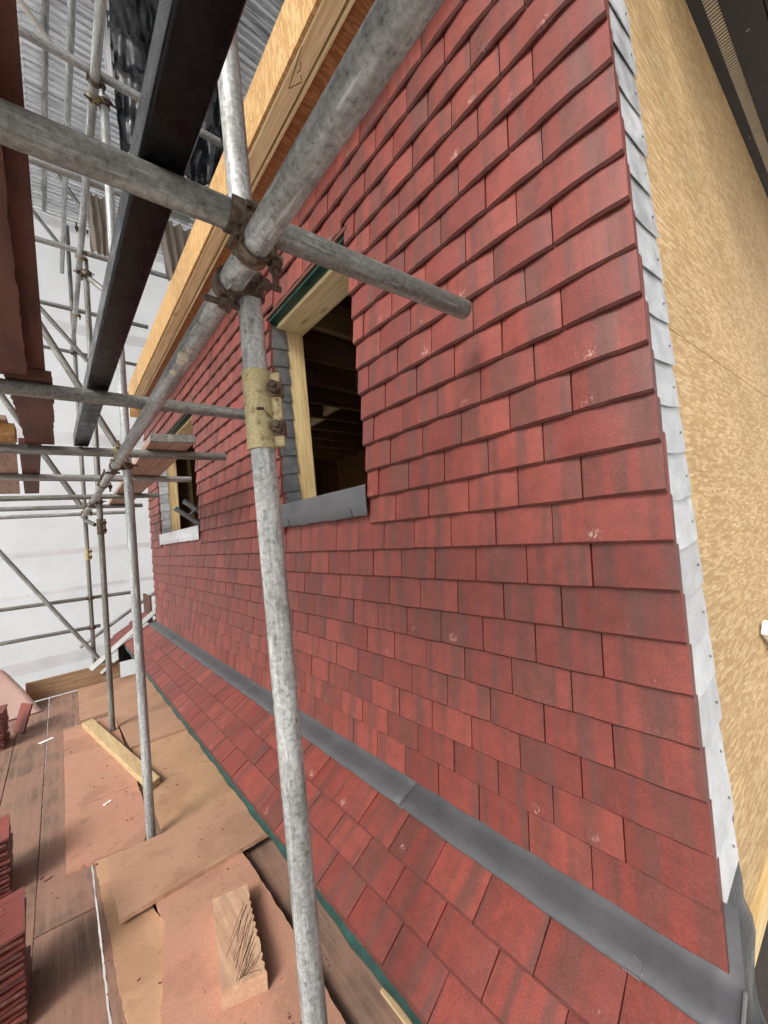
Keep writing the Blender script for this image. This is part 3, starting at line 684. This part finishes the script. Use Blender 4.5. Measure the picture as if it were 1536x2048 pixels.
def sleeve(c, axis, label, h=.160, m='brass'):
    c = Vector(c); t = thing('sleeve_coupler', c, label, 'coupler', 'sleeve couplers'); d = Vector(axis).normalized()
    mb = MB(); mb.tube(c-d*h/2, c+d*h/2, TR+.0050, TR+.0004, 40); mb.build('sleeve', m, t, c)
    l = Vector((.80, -.60, 0)).normalized(); k = d.cross(l).normalized(); rot = Matrix((l, k, d)).transposed()
    mb = MB(); mb.box(c+l*(TR+.012), (.022, .016, h*.96), rot); mb.build('flange', m, t, c, .003)
    for s in (-1, 1):
        b = c+l*(TR+.014)+d*h*.25*s
        mb = MB(); mb.box(b-k*.002, (.026, .024, .030), rot); mb.build('lug', 'rust', t, b, .003)
        mb = MB(); mb.tube(b+k*.028, b-k*.046, .0062, 0, 14); mb.build('bolt', 'bolt', t, b)
        mb = MB(); mb.tube(b-k*.015, b-k*.030, .0125, .0063, 6, False); mb.build('nut', 'bolt', t, b)
    k_ = Vector((-.35, -.94, 0)); mb = MB(); mb.box(c+k_*(TR+.0052)-d*.004, (.014, .004, .005), Matrix((Vector((.94, -.35, 0)), k_, d)).transposed()); mb.build('slot', 'dark_line', t, c)
    return t
sleeve(p1(.263), Z_, 'yellowed steel sleeve coupler with two rusty bolts on the nearest upright')
sleeve((.324, 4.53, .275), Z_, 'sleeve coupler on the third upright', .15, 'rust')
sleeve((.305, 6.45, .03), Z_, 'sleeve coupler on the farthest upright', .15)
# dried mortar on the near ledger
led = [o for o in C.objects if o.name.startswith('scaffold_tube') and 'thick nearest ledger' in o.get('label', '')][0]
rg = random.Random(3)
for yy, L, a0, a1 in ((1.06, .075, 3.5, 4.75), (1.16, .05, 3.7, 4.5), (1.00, .022, 3.9, 4.9), (1.23, .02, 3.4, 4.1)):
    c = A0 = Vector((0.2862-.014*(yy+.35)/6.6, yy, ZL)); mb = MB(); NA, NL = 14, 10
    for i in range(NA):
        for j in range(NL):
            if ((i+.5-NA/2)/(NA/2))**2+((j+.5-NL/2)/(NL/2))**2+.55*noise.noise(Vector((i*.45, j*.5, yy*9))) > .92: continue
            P = []
            for ii, jj in ((i, j), (i+1, j), (i+1, j+1), (i, j+1)):
                a = a0+(a1-a0)*ii/NA; P.append(c+Vector((math.cos(a)*(TR+.0009), L*(jj/NL-.5), math.sin(a)*(TR+.0009))))
            mb.poly(P, True)
    o = mb.build('mortar_smear', 'cement'); o.parent = led; bpy.context.view_layer.update(); o.matrix_parent_inverse = led.matrix_world.inverted()
# ------------------------------------------------------------------ things lying on the transoms
ZP = ZTR+TR+.001
mb = MB(); P0 = Vector((.158, .02, ZP)); P1 = Vector((.122, 2.56, ZP)); d = (P1-P0).normalized(); sx = Vector((d.y, -d.x, 0)); N = 24
prof = []
for cx, cz, a0 in ((.0255, .0075, -90), (.0255, .0585, 0), (-.0255, .0585, 90), (-.0255, .0075, 180)):
    for k in range(5):
        a = R(a0+22.5*k); prof.append((cx+.0065*math.cos(a), cz+.0065*math.sin(a)))
rings = [[P0+(P1-P0)*(k/N)+sx*x+Vector((0, 0, z)) for x, z in prof] for k in range(N+1)]
for p, q in zip(rings[:-1], rings[1:]): mb.quad_strip(p, q, True, True)
inn = [[P0+(P1-P0)*(k)+sx*x*.9+Vector((0, 0, .033+(z-.033)*.9)) for x, z in prof] for k in (0, 1)]
mb.quad_strip(inn[0], inn[1], True, True); mb.quad_strip(rings[0], inn[0], True); mb.quad_strip(inn[1], rings[-1], True)
pipe = mb.build('square_downpipe', 'black', None, P0); tag(pipe, 'long square black plastic downpipe resting on the crossing tubes', 'downpipe')
# red-brown boards overhead on the left
def board(name, poly, z0, z1, mat, label, cat, group=None, bevel=.002, jag=0.0, seed=1):
    rg = random.Random(seed); P = []
    for (ax, ay), (bx, by) in zip(poly, poly[1:]+poly[:1]):
        L = math.hypot(bx-ax, by-ay); n = max(1, int(L/.028)) if jag else 1
        for k in range(n):
            f = k/n; P.append((ax+(bx-ax)*f+(rg.uniform(-jag, jag) if jag else 0), ay+(by-ay)*f+(rg.uniform(-jag, jag) if jag else 0)))
    cx = sum(p[0] for p in poly)/len(poly); cy = sum(p[1] for p in poly)/len(poly)
    mb = MB(); mb.prism(P, z0, z1); o = mb.build(name, mat, None, (cx, cy, z0), bevel if not jag else 0)
    return tag(o, label, cat, group)
board('scaffold_board', [(-.30, -.3), (-.026, -.3), (-.046, 1.60), (-.30, 1.62)], ZP, ZP+.038, 'board_red', 'red-brown board overhead on the left, lowest of the two stacked', 'board', 'boards overhead on the left', jag=.0025)
board('scaffold_board', [(-.26, -.3), (-.012, -.3), (-.004, 1.72), (-.24, 1.75)], ZP+.039, ZP+.077, 'board_red', 'dark upper board of the pair stacked overhead on the left', 'board', 'boards overhead on the left')
board('scaffold_board', [(-.100, 1.63), (.010, 1.63), (.014, 2.0), (.007, 2.3), (.014, 2.55), (-.095, 2.57)], ZP, ZP+.036, 'board_red', 'short red-brown board with ragged edge between second and third crossing tubes', 'board', 'boards overhead on the left', jag=.004)
board('scaffold_board', [(-.124, 2.60), (-.038, 2.58), (-.097, 4.45), (-.19, 4.46)], ZP, ZP+.038, 'board_red', 'narrow dark board overhead beyond the third crossing tube', 'board', 'boards overhead on the left')
board('scaffold_board', [(-.36, 2.60), (-.134, 2.60), (-.218, 4.46), (-.44, 4.48)], ZP, ZP+.038, 'board_under', 'wide brown board overhead at the left edge beyond the third crossing tube', 'board', 'boards overhead on the left')
for k, (x0, x1, y0, y1, z0) in enumerate(((-.305, -.205, 2.40, 2.54, 0.0), (-.20, -.125, 2.42, 2.55, 0.0))):
    board('timber_offcut', [(x0, y0), (x1, y0), (x1, y1), (x0, y1)], ZP, ZP+.062, 'board_gold', ('golden square timber offcut, leftmost of two on the third crossing tube', 'golden timber offcut beside the ragged red-brown board')[k], 'timber', 'golden offcuts')
board('scaffold_board', [(-.33, 2.36), (-.15, 2.38), (-.15, 2.56), (-.33, 2.56)], ZP+.063, ZP+.085, 'board_under', 'thin board lying on the golden offcuts', 'board', 'boards overhead on the left')
# plank near the far window with steel end band
pk = thing('scaffold_plank', (.53, 2.4, ZP), 'scaffold plank with steel end band lying towards the far window', 'plank')
mb = MB(); mb.prism([(.408, 2.34), (.622, 2.30), (.700, 5.50), (.486, 5.52)], ZP, ZP+.038); mb.build('plank', 'board_under', pk, (.53, 3.9, ZP), .003)
mb = MB(); mb.prism([(.406, 2.328), (.624, 2.288), (.6246, 2.312), (.4068, 2.352)], ZP-.0015, ZP+.0395); mb.build('end_band', 'galv_dark', pk, (.5, 2.3, ZP), .001)
mb = MB(); mb.box2((.513, 2.36, ZP-.0012), (.5155, 3.6, ZP+.002)); mb.build('split', 'dark_line', pk, (.514, 3, ZP))

# ------------------------------------------------------------------ working platform
FZ = -1.668
BD = [((-.600, 1.0), (-.379, 1.0), (-.379, 6.33), (-.600, 6.33)), ((-.3745, 1.0), (-.1535, 1.0), (-.1555, 6.33), (-.3745, 6.33)),
      ((-.1526, 1.0), (.0665, 1.0), (.0660, 2.428), (-.1525, 2.458)), ((-.1528, 2.468), (.0655, 2.438), (.0640, 6.33), (-.1470, 6.33)),
      ((.077, 1.0), (.300, 1.0), (.300, 6.33), (.0665, 6.33)), ((.306, 1.0), (.526, 1.0), (.526, 6.33), (.306, 6.33)), ((.668, .9), (.885, .9), (.885, 6.33), (.672, 6.33)), ((.531, 1.0), (.663, 1.0), (.663, 6.33), (.531, 6.33))]
BL = ['platform board at the left picture edge, mostly under the tile stacks', 'platform board beside the tile stacks, second from the left', 'near platform board with white gap on its right, beyond a butt joint', 'long platform board left of the chipboard sheets', 'platform board under the chipboard sheets, left', 'platform board under the chipboard sheets, middle', 'brown platform board close along the green eaves', 'narrow platform board mostly hidden under chipboard']
for k, (P, l) in enumerate(zip(BD, BL)): board('scaffold_board', list(P), FZ-.038, FZ, 'scaffold_board', l, 'board', 'platform boards', .003, .0014 if k in (2, 4) else (.0012 if k == 3 else 0), k+40)
SH = [([(-.036, 2.79), (.30, 2.69), (.352, 2.86), (.362, 3.362), (-.036, 3.396)], 0, 'chip_pink', 'chipboard sheet with crumbling left edge beside the second upright', .004),
      ([(-.033, 3.400), (.362, 3.366), (.372, 4.95), (-.028, 5.0)], 0, 'chip_pink', 'pink dusted chipboard sheet under the long timber offcut', .002),
      ([(.395, 2.50), (.872, 2.48), (.880, 3.99), (.402, 4.04)], 0, 'chip_tan', 'tan chipboard sheet right of the second upright along the eaves', .002),
      ([(.392, 3.97), (.86, 3.93), (.870, 5.05), (.365, 5.10)], 1, 'ply', 'stained plywood sheet overlapping the tan chipboard', 0),
      ([(.10, 5.11), (.87, 5.06), (.87, 6.30), (.12, 6.32)], 0, 'ply', 'pink plywood sheet at the far end of the platform', 0),
      ([(.083, 2.742), (.20, 2.72), (.285, 2.05), (.245, 1.6), (.22, 1.05), (.13, 1.05), (.113, 1.77)], 0, 'chip_tan', 'narrow stained chipboard strip beside the white gap', .003),
      ([(.262, 2.50), (.645, 2.47), (.672, 2.10), (.672, 1.60), (.655, 1.20), (.64, 1.0), (.16, 1.0), (.205, 1.67), (.283, 2.04)], 1, 'chip_pink', 'large chipboard sheet under the notched timber block', .003),
      ([(.137, 2.185), (.815, 2.150), (.868, 2.545), (.128, 2.650)], 2, 'ply', 'stained board lying across the other sheets in front of the second upright', .002)]
for k, (P, lv, m, l, j) in enumerate(SH): board('chipboard_sheet', P, FZ+.0005+.0215*lv, FZ+.0215+.0215*lv, m, l, 'sheet', 'sheets covering the platform', .0015, j, k+3)
board('toe_board', [(-.352, 6.335), (.57, 6.345), (.57, 6.383), (-.352, 6.373)], -1.658, -1.430, 'board_toe', 'upright toe board across the far end of the platform', 'board')
# timber offcuts on the platform
tz = FZ+.022
board('timber_offcut', [(.110, 4.87), (.194, 4.91), (.482, 3.235), (.404, 3.180)], tz, tz+.046, 'offcut', 'long pale timber offcut lying by the second upright', 'timber', None, .004)
nb = thing('timber_block', (.50, 1.78, tz+.018), 'thick timber block scored by many saw cuts on chipboard', 'timber')
bz0, bz1 = FZ+.0435, FZ+.0435+.066
bp = [(.452, 1.914), (.590, 1.876), (.508, 1.470), (.366, 1.530)]
mb = MB(); rg = random.Random(5); edge = []
for k in range(25):
    f = k/24; x = bp[1][0]+(bp[2][0]-bp[1][0])*f; y = bp[1][1]+(bp[2][1]-bp[1][1])*f
    edge.append((x-(rg.uniform(0, .010) if k % 2 and k > 4 else 0), y))
mb.prism([bp[3], bp[0]]+edge, bz0, bz1); mb.build('block', 'offcut2', nb, (.5, 1.77, bz0), 0)
for k in range(26):
    f = .16+.80*k/25; ex = bp[1][0]+(bp[2][0]-bp[1][0])*f-.004-rg.uniform(0, .03); ey = bp[1][1]+(bp[2][1]-bp[1][1])*f+rg.uniform(-.02, .02)
    L = rg.uniform(.5, 1.0)*min(.21, .06+.30*(1-f)); an = math.atan2(-.15-.12*rg.random(), -.15)
    qx, qy = ex+L*math.cos(an), max(ey+L*math.sin(an), 1.515)
    m1 = MB(); m1.tube((ex, ey, bz1+.0001), (qx, qy, bz1+.0001), rg.uniform(.0005, .0012), 0, 6); m1.build('saw_cut', 'dark_line', nb, (ex, ey, bz1))
# loose scraps
def scrap(x, y, s, a, mat, name, label, cat, z=FZ+.0222):
    mb = MB(); c, t = math.cos(a), math.sin(a); P = [(x+c*u*s-t*v*s*.42, y+t*u*s+c*v*s*.42) for u, v in ((-1, -1), (1, -.7), (.9, 1), (-1.1, .8))]
    mb.prism(P, z, z+.0035); return tag(mb.build(name, mat, None, (x, y, z)), label, cat)
scrap(-.150, 4.90, .052, .35, 'white', 'paper_scrap', 'white scrap of paper across a board gap at the far left', 'paper', FZ+.001)
scrap(.181, 3.285, .024, .5, 'white', 'paper_scrap', 'small white scrap of paper on the pink chipboard', 'paper')
scrap(.50, 3.93, .030, 1.2, 'white_paint', 'wood_splinter', 'pale wood splinter at the edge of the plywood', 'splinter')
scrap(-.11, 2.83, .016, .3, 'debris', 'tile_chip', 'dark tile chip on the board near the tile stack', 'tile chip', FZ+.001)
mb = MB(); rg = random.Random(11)
for k in range(420):
    x = rg.uniform(-.35, .82); y = 1.3+5*rg.random()**1.6; s = .0012+.0045*rg.random()**2.5; z = FZ+.0+(.0222 if x > -.03 else .001)+(.0215 if x > .27 and y < 2.5 else 0)+(.0215 if y < 2.6 and y > 2.17 and x > .13 else 0)
    a = rg.uniform(0, 3); mb.box((x, y, z+s*.4), (s*rg.uniform(1, 3), s, s*.8), Matrix.Rotation(a, 3, 'Z'))
tag(mb.build('tile_crumbs', 'debris', None, (.2, 2.5, FZ)), 'red tile crumbs and dust scattered over the platform', 'debris', None, 'stuff')

# tile stacks at the left edge
def stack(x1, y0, ang, n, z0, pitch, label_top, label, grp):
    for k in range(n):
        t = bpy.data.objects.new('roof_tile', tile_mesh(.165, .265, k % 6)); C.objects.link(t)
        z = z0+(k//2)*pitch+(k % 2)*.0135+.016
        fl_ = Matrix.Rotation(math.pi, 4, 'Y') if k % 2 else Matrix.Identity(4)
        t.matrix_world = Matrix.Translation((x1-.0825+rng.uniform(-.006, .006), y0+rng.uniform(-.006, .006), z-(TT if k % 2 else 0))) @ Matrix.Rotation(ang+R(rng.uniform(-2, 2)), 4, 'Z') @ Matrix.Rotation(R(rng.uniform(-.8, .8)), 4, 'Y') @ fl_
        tag(t, label_top if k == n-1 else label, 'roof tile', grp)
stack(-.152, 2.025, R(1.5), 16, FZ, .0435, 'top red tile of the large stack at the bottom left corner', 'red roof tile in the large stack at the bottom left corner', 'tiles in the bottom left stack')
stack(-.252, 2.83, R(2), 14, FZ, .043, 'top red tile of the small stack at the left picture edge', 'red roof tile in the small stack at the left picture edge', 'tiles in the left edge stack')
stack(-.44, 5.02, R(-3), 16, FZ, .043, 'top red tile of the farthest stack by the polythene flap', 'red roof tile in the farthest stack by the polythene flap', 'tiles in the farthest stack')
t = bpy.data.objects.new('roof_tile', tile_mesh(.165, .265, 2)); C.objects.link(t)
t.matrix_world = Matrix.Translation((-.375, 5.36, FZ+.004)) @ Matrix.Rotation(R(-60), 4, 'Z') @ Matrix.Rotation(R(72), 4, 'X'); tag(t, 'red tile standing on edge against the farthest stack', 'roof tile')
# moulded mark and ribs on the upper face of the near stack's top tile
def text_mesh(body, size, mx, name, mat, parent=None):
    cu = bpy.data.curves.new(name, 'FONT'); cu.body = body; cu.size = size; cu.extrude = .0006
    ob = bpy.data.objects.new(name, cu); C.objects.link(ob); dg = bpy.context.evaluated_depsgraph_get()
    me = bpy.data.meshes.new_from_object(ob.evaluated_get(dg)); bpy.data.objects.remove(ob)
    me.materials.append(M[mat]); o = bpy.data.objects.new(name, me); C.objects.link(o); o.matrix_world = mx
    if parent: o.parent = parent; o.matrix_parent_inverse = parent.matrix_world.inverted()
    return o
bpy.context.view_layer.update()
topt = [o for o in C.objects if o.get('label', '').startswith('top red tile of the large stack')][0]
ztop = topt.matrix_world.translation.z+TT+.0012
text_mesh('P 13', .026, Matrix.Translation((-.222, 2.205, ztop)) @ Matrix.Rotation(R(4), 4, 'Z'), 'moulded_mark', 'debris', topt)
for k in range(5):
    m1 = MB(); m1.tube((-.29, 2.060+k*.026, ztop), (-.185, 2.085+k*.026, ztop), .0012, 0, 6); o = m1.build('rib', 'debris'); o.parent = topt; o.matrix_parent_inverse = topt.matrix_world.inverted()
m1 = MB(); m1.tube((-.317, 2.244, ztop), (-.156, 2.250, ztop), .0022, 0, 6); o = m1.build('rib', 'debris'); o.parent = topt; o.matrix_parent_inverse = topt.matrix_world.inverted()

# ------------------------------------------------------------------ sheeting at the far end
shp = thing('scaffold_sheeting', (0, 6.85, -4.4), 'white translucent scaffold sheeting closing the far end', 'sheeting')
def sheet_y(x, z):
    return 6.86+.05*noise.noise(Vector((x*.9, z*.5, 3)))+0.022*noise.noise(Vector((x*2.6+z*.9, z*.7-x*.5, 9)))+.010*noise.noise(Vector((x*5+z*2.2, z*2.3-x*2, 1)))-.030*abs(noise.noise(Vector((x*1.5+z*.55, z*.5-x*.9, 6))))-.016*abs(noise.noise(Vector((x*3.4-z*1.3, z*1.1+x*.6, 2))))
def cloth_grid(x0, x1, z0, z1, nx, nz, off=0.0):
    return [[Vector((x0+(x1-x0)*i/nx, sheet_y(x0+(x1-x0)*i/nx, z0+(z1-z0)*k/nz)+off, z0+(z1-z0)*k/nz)) for i in range(nx+1)] for k in range(nz+1)]
mb = MB(); gg = cloth_grid(-3.4, 3.4, -4.45, 4.97, 110, 150)
for p, q in zip(gg[:-1], gg[1:]): mb.quad_strip(p, q, False, True)
o = mb.build('sheet', 'sheet', shp, (0, 6.85, -4.4), 0, True)
for x0, x1, zc, h in ((-3.3, 1.6, .10, .075), (-3.3, 3.3, 1.70, .17), (-3.3, 3.3, 3.33, .16), (-3.3, 1.2, -.42, .05), (-3.3, .9, -1.34, .15), (-3.3, 3.3, 4.88, .14)):
    mb = MB(); gg = cloth_grid(x0, x1, zc-h/2, zc+h/2, 70, 2, -.006)
    for p, q in zip(gg[:-1], gg[1:]): mb.quad_strip(p, q, False, True)
    b_ = mb.build('eyelet_band', 'band', shp, (0, 6.85, zc), 0, True)
    mb = MB()
    for k in range(int((x1-x0)/.17)):
        x = x0+.08+k*.17; y = sheet_y(x, zc)-.012; mb.tube((x, y, zc), (x, y+.003, zc), .011, 0, 10)
    e_ = mb.build('eyelets', 'white', None, (0, 6.85, zc)); e_.parent = b_; e_.location = (0, 0, 0); tag(e_, kind='stuff')
# hanging dust sheets, pleated
def drape(name, x0, x1, ztop, zbot, y, amp, per, mat, label, lean=0.0, pinch=1.0, crumple=0.0):
    mb = MB(); nx, nz = 72, 48; rows = []
    for k in range(nz+1):
        f = k/nz; row = []
        for i in range(nx+1):
            u = i/nx; w_ = (pinch+(1-pinch)*(1-f)); x = (x0+x1)/2+(u-.5)*(x1-x0)*w_+lean*f+.012*noise.noise(Vector((u*3, f*4, y)))
            row.append(Vector((x, y+amp*math.sin(u*per*6.283+1.2*math.sin(f*3+u*5))+.02*noise.noise(Vector((u*5, f*5, 2))), ztop+(zbot-ztop)*f+.03*noise.noise(Vector((u*4, 7, 1)))*f))+Vector((0, crumple*noise.noise(Vector((u*9, f*13, 4)))+crumple*.6*noise.noise(Vector((u*21, f*30, 6))), 0)))
        rows.append(row)
    for p, q in zip(rows[:-1], rows[1:]): mb.quad_strip(p, q, False, True)
    o = mb.build(name, mat, None, ((x0+x1)/2, y, zbot), 0, True)
    so = o.modifiers.new('thick', 'SOLIDIFY'); so.thickness = .002
    return tag(o, label, 'sheet')
drape('dust_sheet', .50, .78, 4.86, 4.03, 6.0, .035, 4, 'cloth', 'beige dust sheet hanging under the steel roof beside the upper ledger', 0, .9)
drape('dust_sheet', 1.34, 1.92, 4.95, 4.02, 6.05, .05, 5, 'cloth', 'pleated pale dust sheet hanging between black pipe and eaves box', -.02, .62)
drape('black_polythene', .41, 1.32, 4.92, 2.88, 3.02, .05, 3.5, 'black_film', 'black polythene hanging crumpled behind the black downpipe', -.0, .86, .07)
drape('plastic_strip', .385, .445, 4.90, 3.35, 3.06, .004, 1, 'band', 'narrow grey translucent strip hanging left of the black polythene', .03, .9)
# polythene flap over the toe board on the left
mb = MB(); rows = []
for k in range(13):
    f = k/12; row = []
    for i in range(13):
        u = i/12; x = -1.15+.62*u+.24*f*u+.10*f; y = 6.26-.42*f**1.6+.012*noise.noise(Vector((u*3, f*3, 5)))
        z = -1.02-.17*u*(1-f)-.63*min(1, f*1.05)+.012*noise.noise(Vector((u*3, f*3, 8))); row.append(Vector((x, y, max(z, -1.655))))
    rows.append(row)
for p, q in zip(rows[:-1], rows[1:]): mb.quad_strip(p, q, False, True)
o = mb.build('polythene_flap', 'film', None, (-.6, 6.1, -1.66), 0, True); so = o.modifiers.new('thick', 'SOLIDIFY'); so.thickness = .002
tag(o, 'dusty pink polythene flap hanging over the platform at far left', 'sheet')

# ------------------------------------------------------------------ temporary roof of corrugated steel
tr = thing('temporary_roof', (0, 3, 5.0), 'corrugated steel sheets of the temporary roof overhead', 'roof')
def corr(x0, x1, y0, y1, z):
    mb = MB(); pts = []; y = y0; PT = .072
    while y < y1:
        for dy, dz in ((0, 0), (.026, 0), (.036, .018), (.062, .018)):
            if y+dy < y1: pts.append((y+dy, z+dz))
        y += PT
    nx = 6
    for i in range(nx):
        xa, xb = x0+(x1-x0)*i/nx, x0+(x1-x0)*(i+1)/nx; sag = lambda x: .012*math.sin((x-x0)*2.2)
        mb.quad_strip([(xa, yy, zz+sag(xa)) for yy, zz in pts], [(xb, yy, zz+sag(xb)) for yy, zz in pts])
    o = mb.build('roof_sheet', 'steel', tr, ((x0+x1)/2, y0, z)); so = o.modifiers.new('thick', 'SOLIDIFY'); so.thickness = .0015
for k in range(7):
    y0 = .15+k*.96
    corr(-1.7, -.045, y0, y0+1.01, 5.00+.004*(k % 2)); corr(-.075, 3.6, y0, y0+1.01, 5.012+.004*(k % 2))

# ------------------------------------------------------------------ far end: ladder, small roof, window ladder
def ladder(a, b, side, label, cap=None, rail=(.013, .062), nr=5):
    a = Vector(a); b = Vector(b); side = Vector(side); d = (b-a).normalized(); t = thing('ladder', a, label, 'ladder'); up = side.normalized().cross(d).normalized()
    L = (b-a).length; rot = Matrix((d, side.normalized(), up)).transposed()
    for s in (0, 1):
        o = a+side*s; mb = MB(); c = o+d*L/2
        mb.box(c, (L, .004, rail[1]), rot)
        for q in (-1, 1): mb.box(c+up*q*(rail[1]/2)+side.normalized()*.011, (L, rail[0], .004), rot)
        st_ = mb.build('stile', 'alu', t, c)
        if cap:
            k = MB(); k.box(a+side*s-d*.006+side.normalized()*.010, (.014, rail[0]+.008, rail[1]+.008), rot); k.build('end_cap', cap, t, a+side*s, .003)
    for k in range(nr):
        p = a+d*L*(k+.6)/nr; mb = MB(); mb.tube(p, p+side, .014, .011, 14); mb.build('rung', 'alu', t, p)
    return t
ladder((.245, 6.08, -1.395), (1.03, 6.10, -.790), (.11, .26, -.13), 'aluminium ladder lying on the tiles at the far end of the lower roof', None, nr=4)
ladder((1.000, 4.62, .425), (1.75, 4.50, -.20), (.10, .05, .085), 'aluminium ladder with blue caps poking out of the far window', 'blue', nr=4)
fr_ = thing('far_roof', (.55, 6.4, -1.2), 'small pink lit tiled roof behind the ladder at the far end', 'roof')
specs = []
for r_ in range(5):
    for k in range(5):
        sl_ = R(30); ex = Vector((0, -1, 0)); ey = Vector((math.cos(sl_), 0, math.sin(sl_))); ez = ex.cross(ey); m = Matrix((ex, ey, ez)).transposed()
        specs.append((Matrix.Translation((.44+r_*.098, 6.20+k*PW*.62+(r_ % 2)*.05, -1.215+r_*.068)) @ m.to_4x4(), .1, .15))
lay(specs, fr_, 300, 'far_tiles')
boxpart('verge_board', (.93, 6.12, -1.02), (.95, 6.66, -.62), 'board_red', fr_)
bk = boxpart('gutter_bracket', (.55, 6.20, -1.42), (.72, 6.26, -1.22), 'black'); tag(bk, 'black gutter end under the far corner of the lower roof', 'gutter')
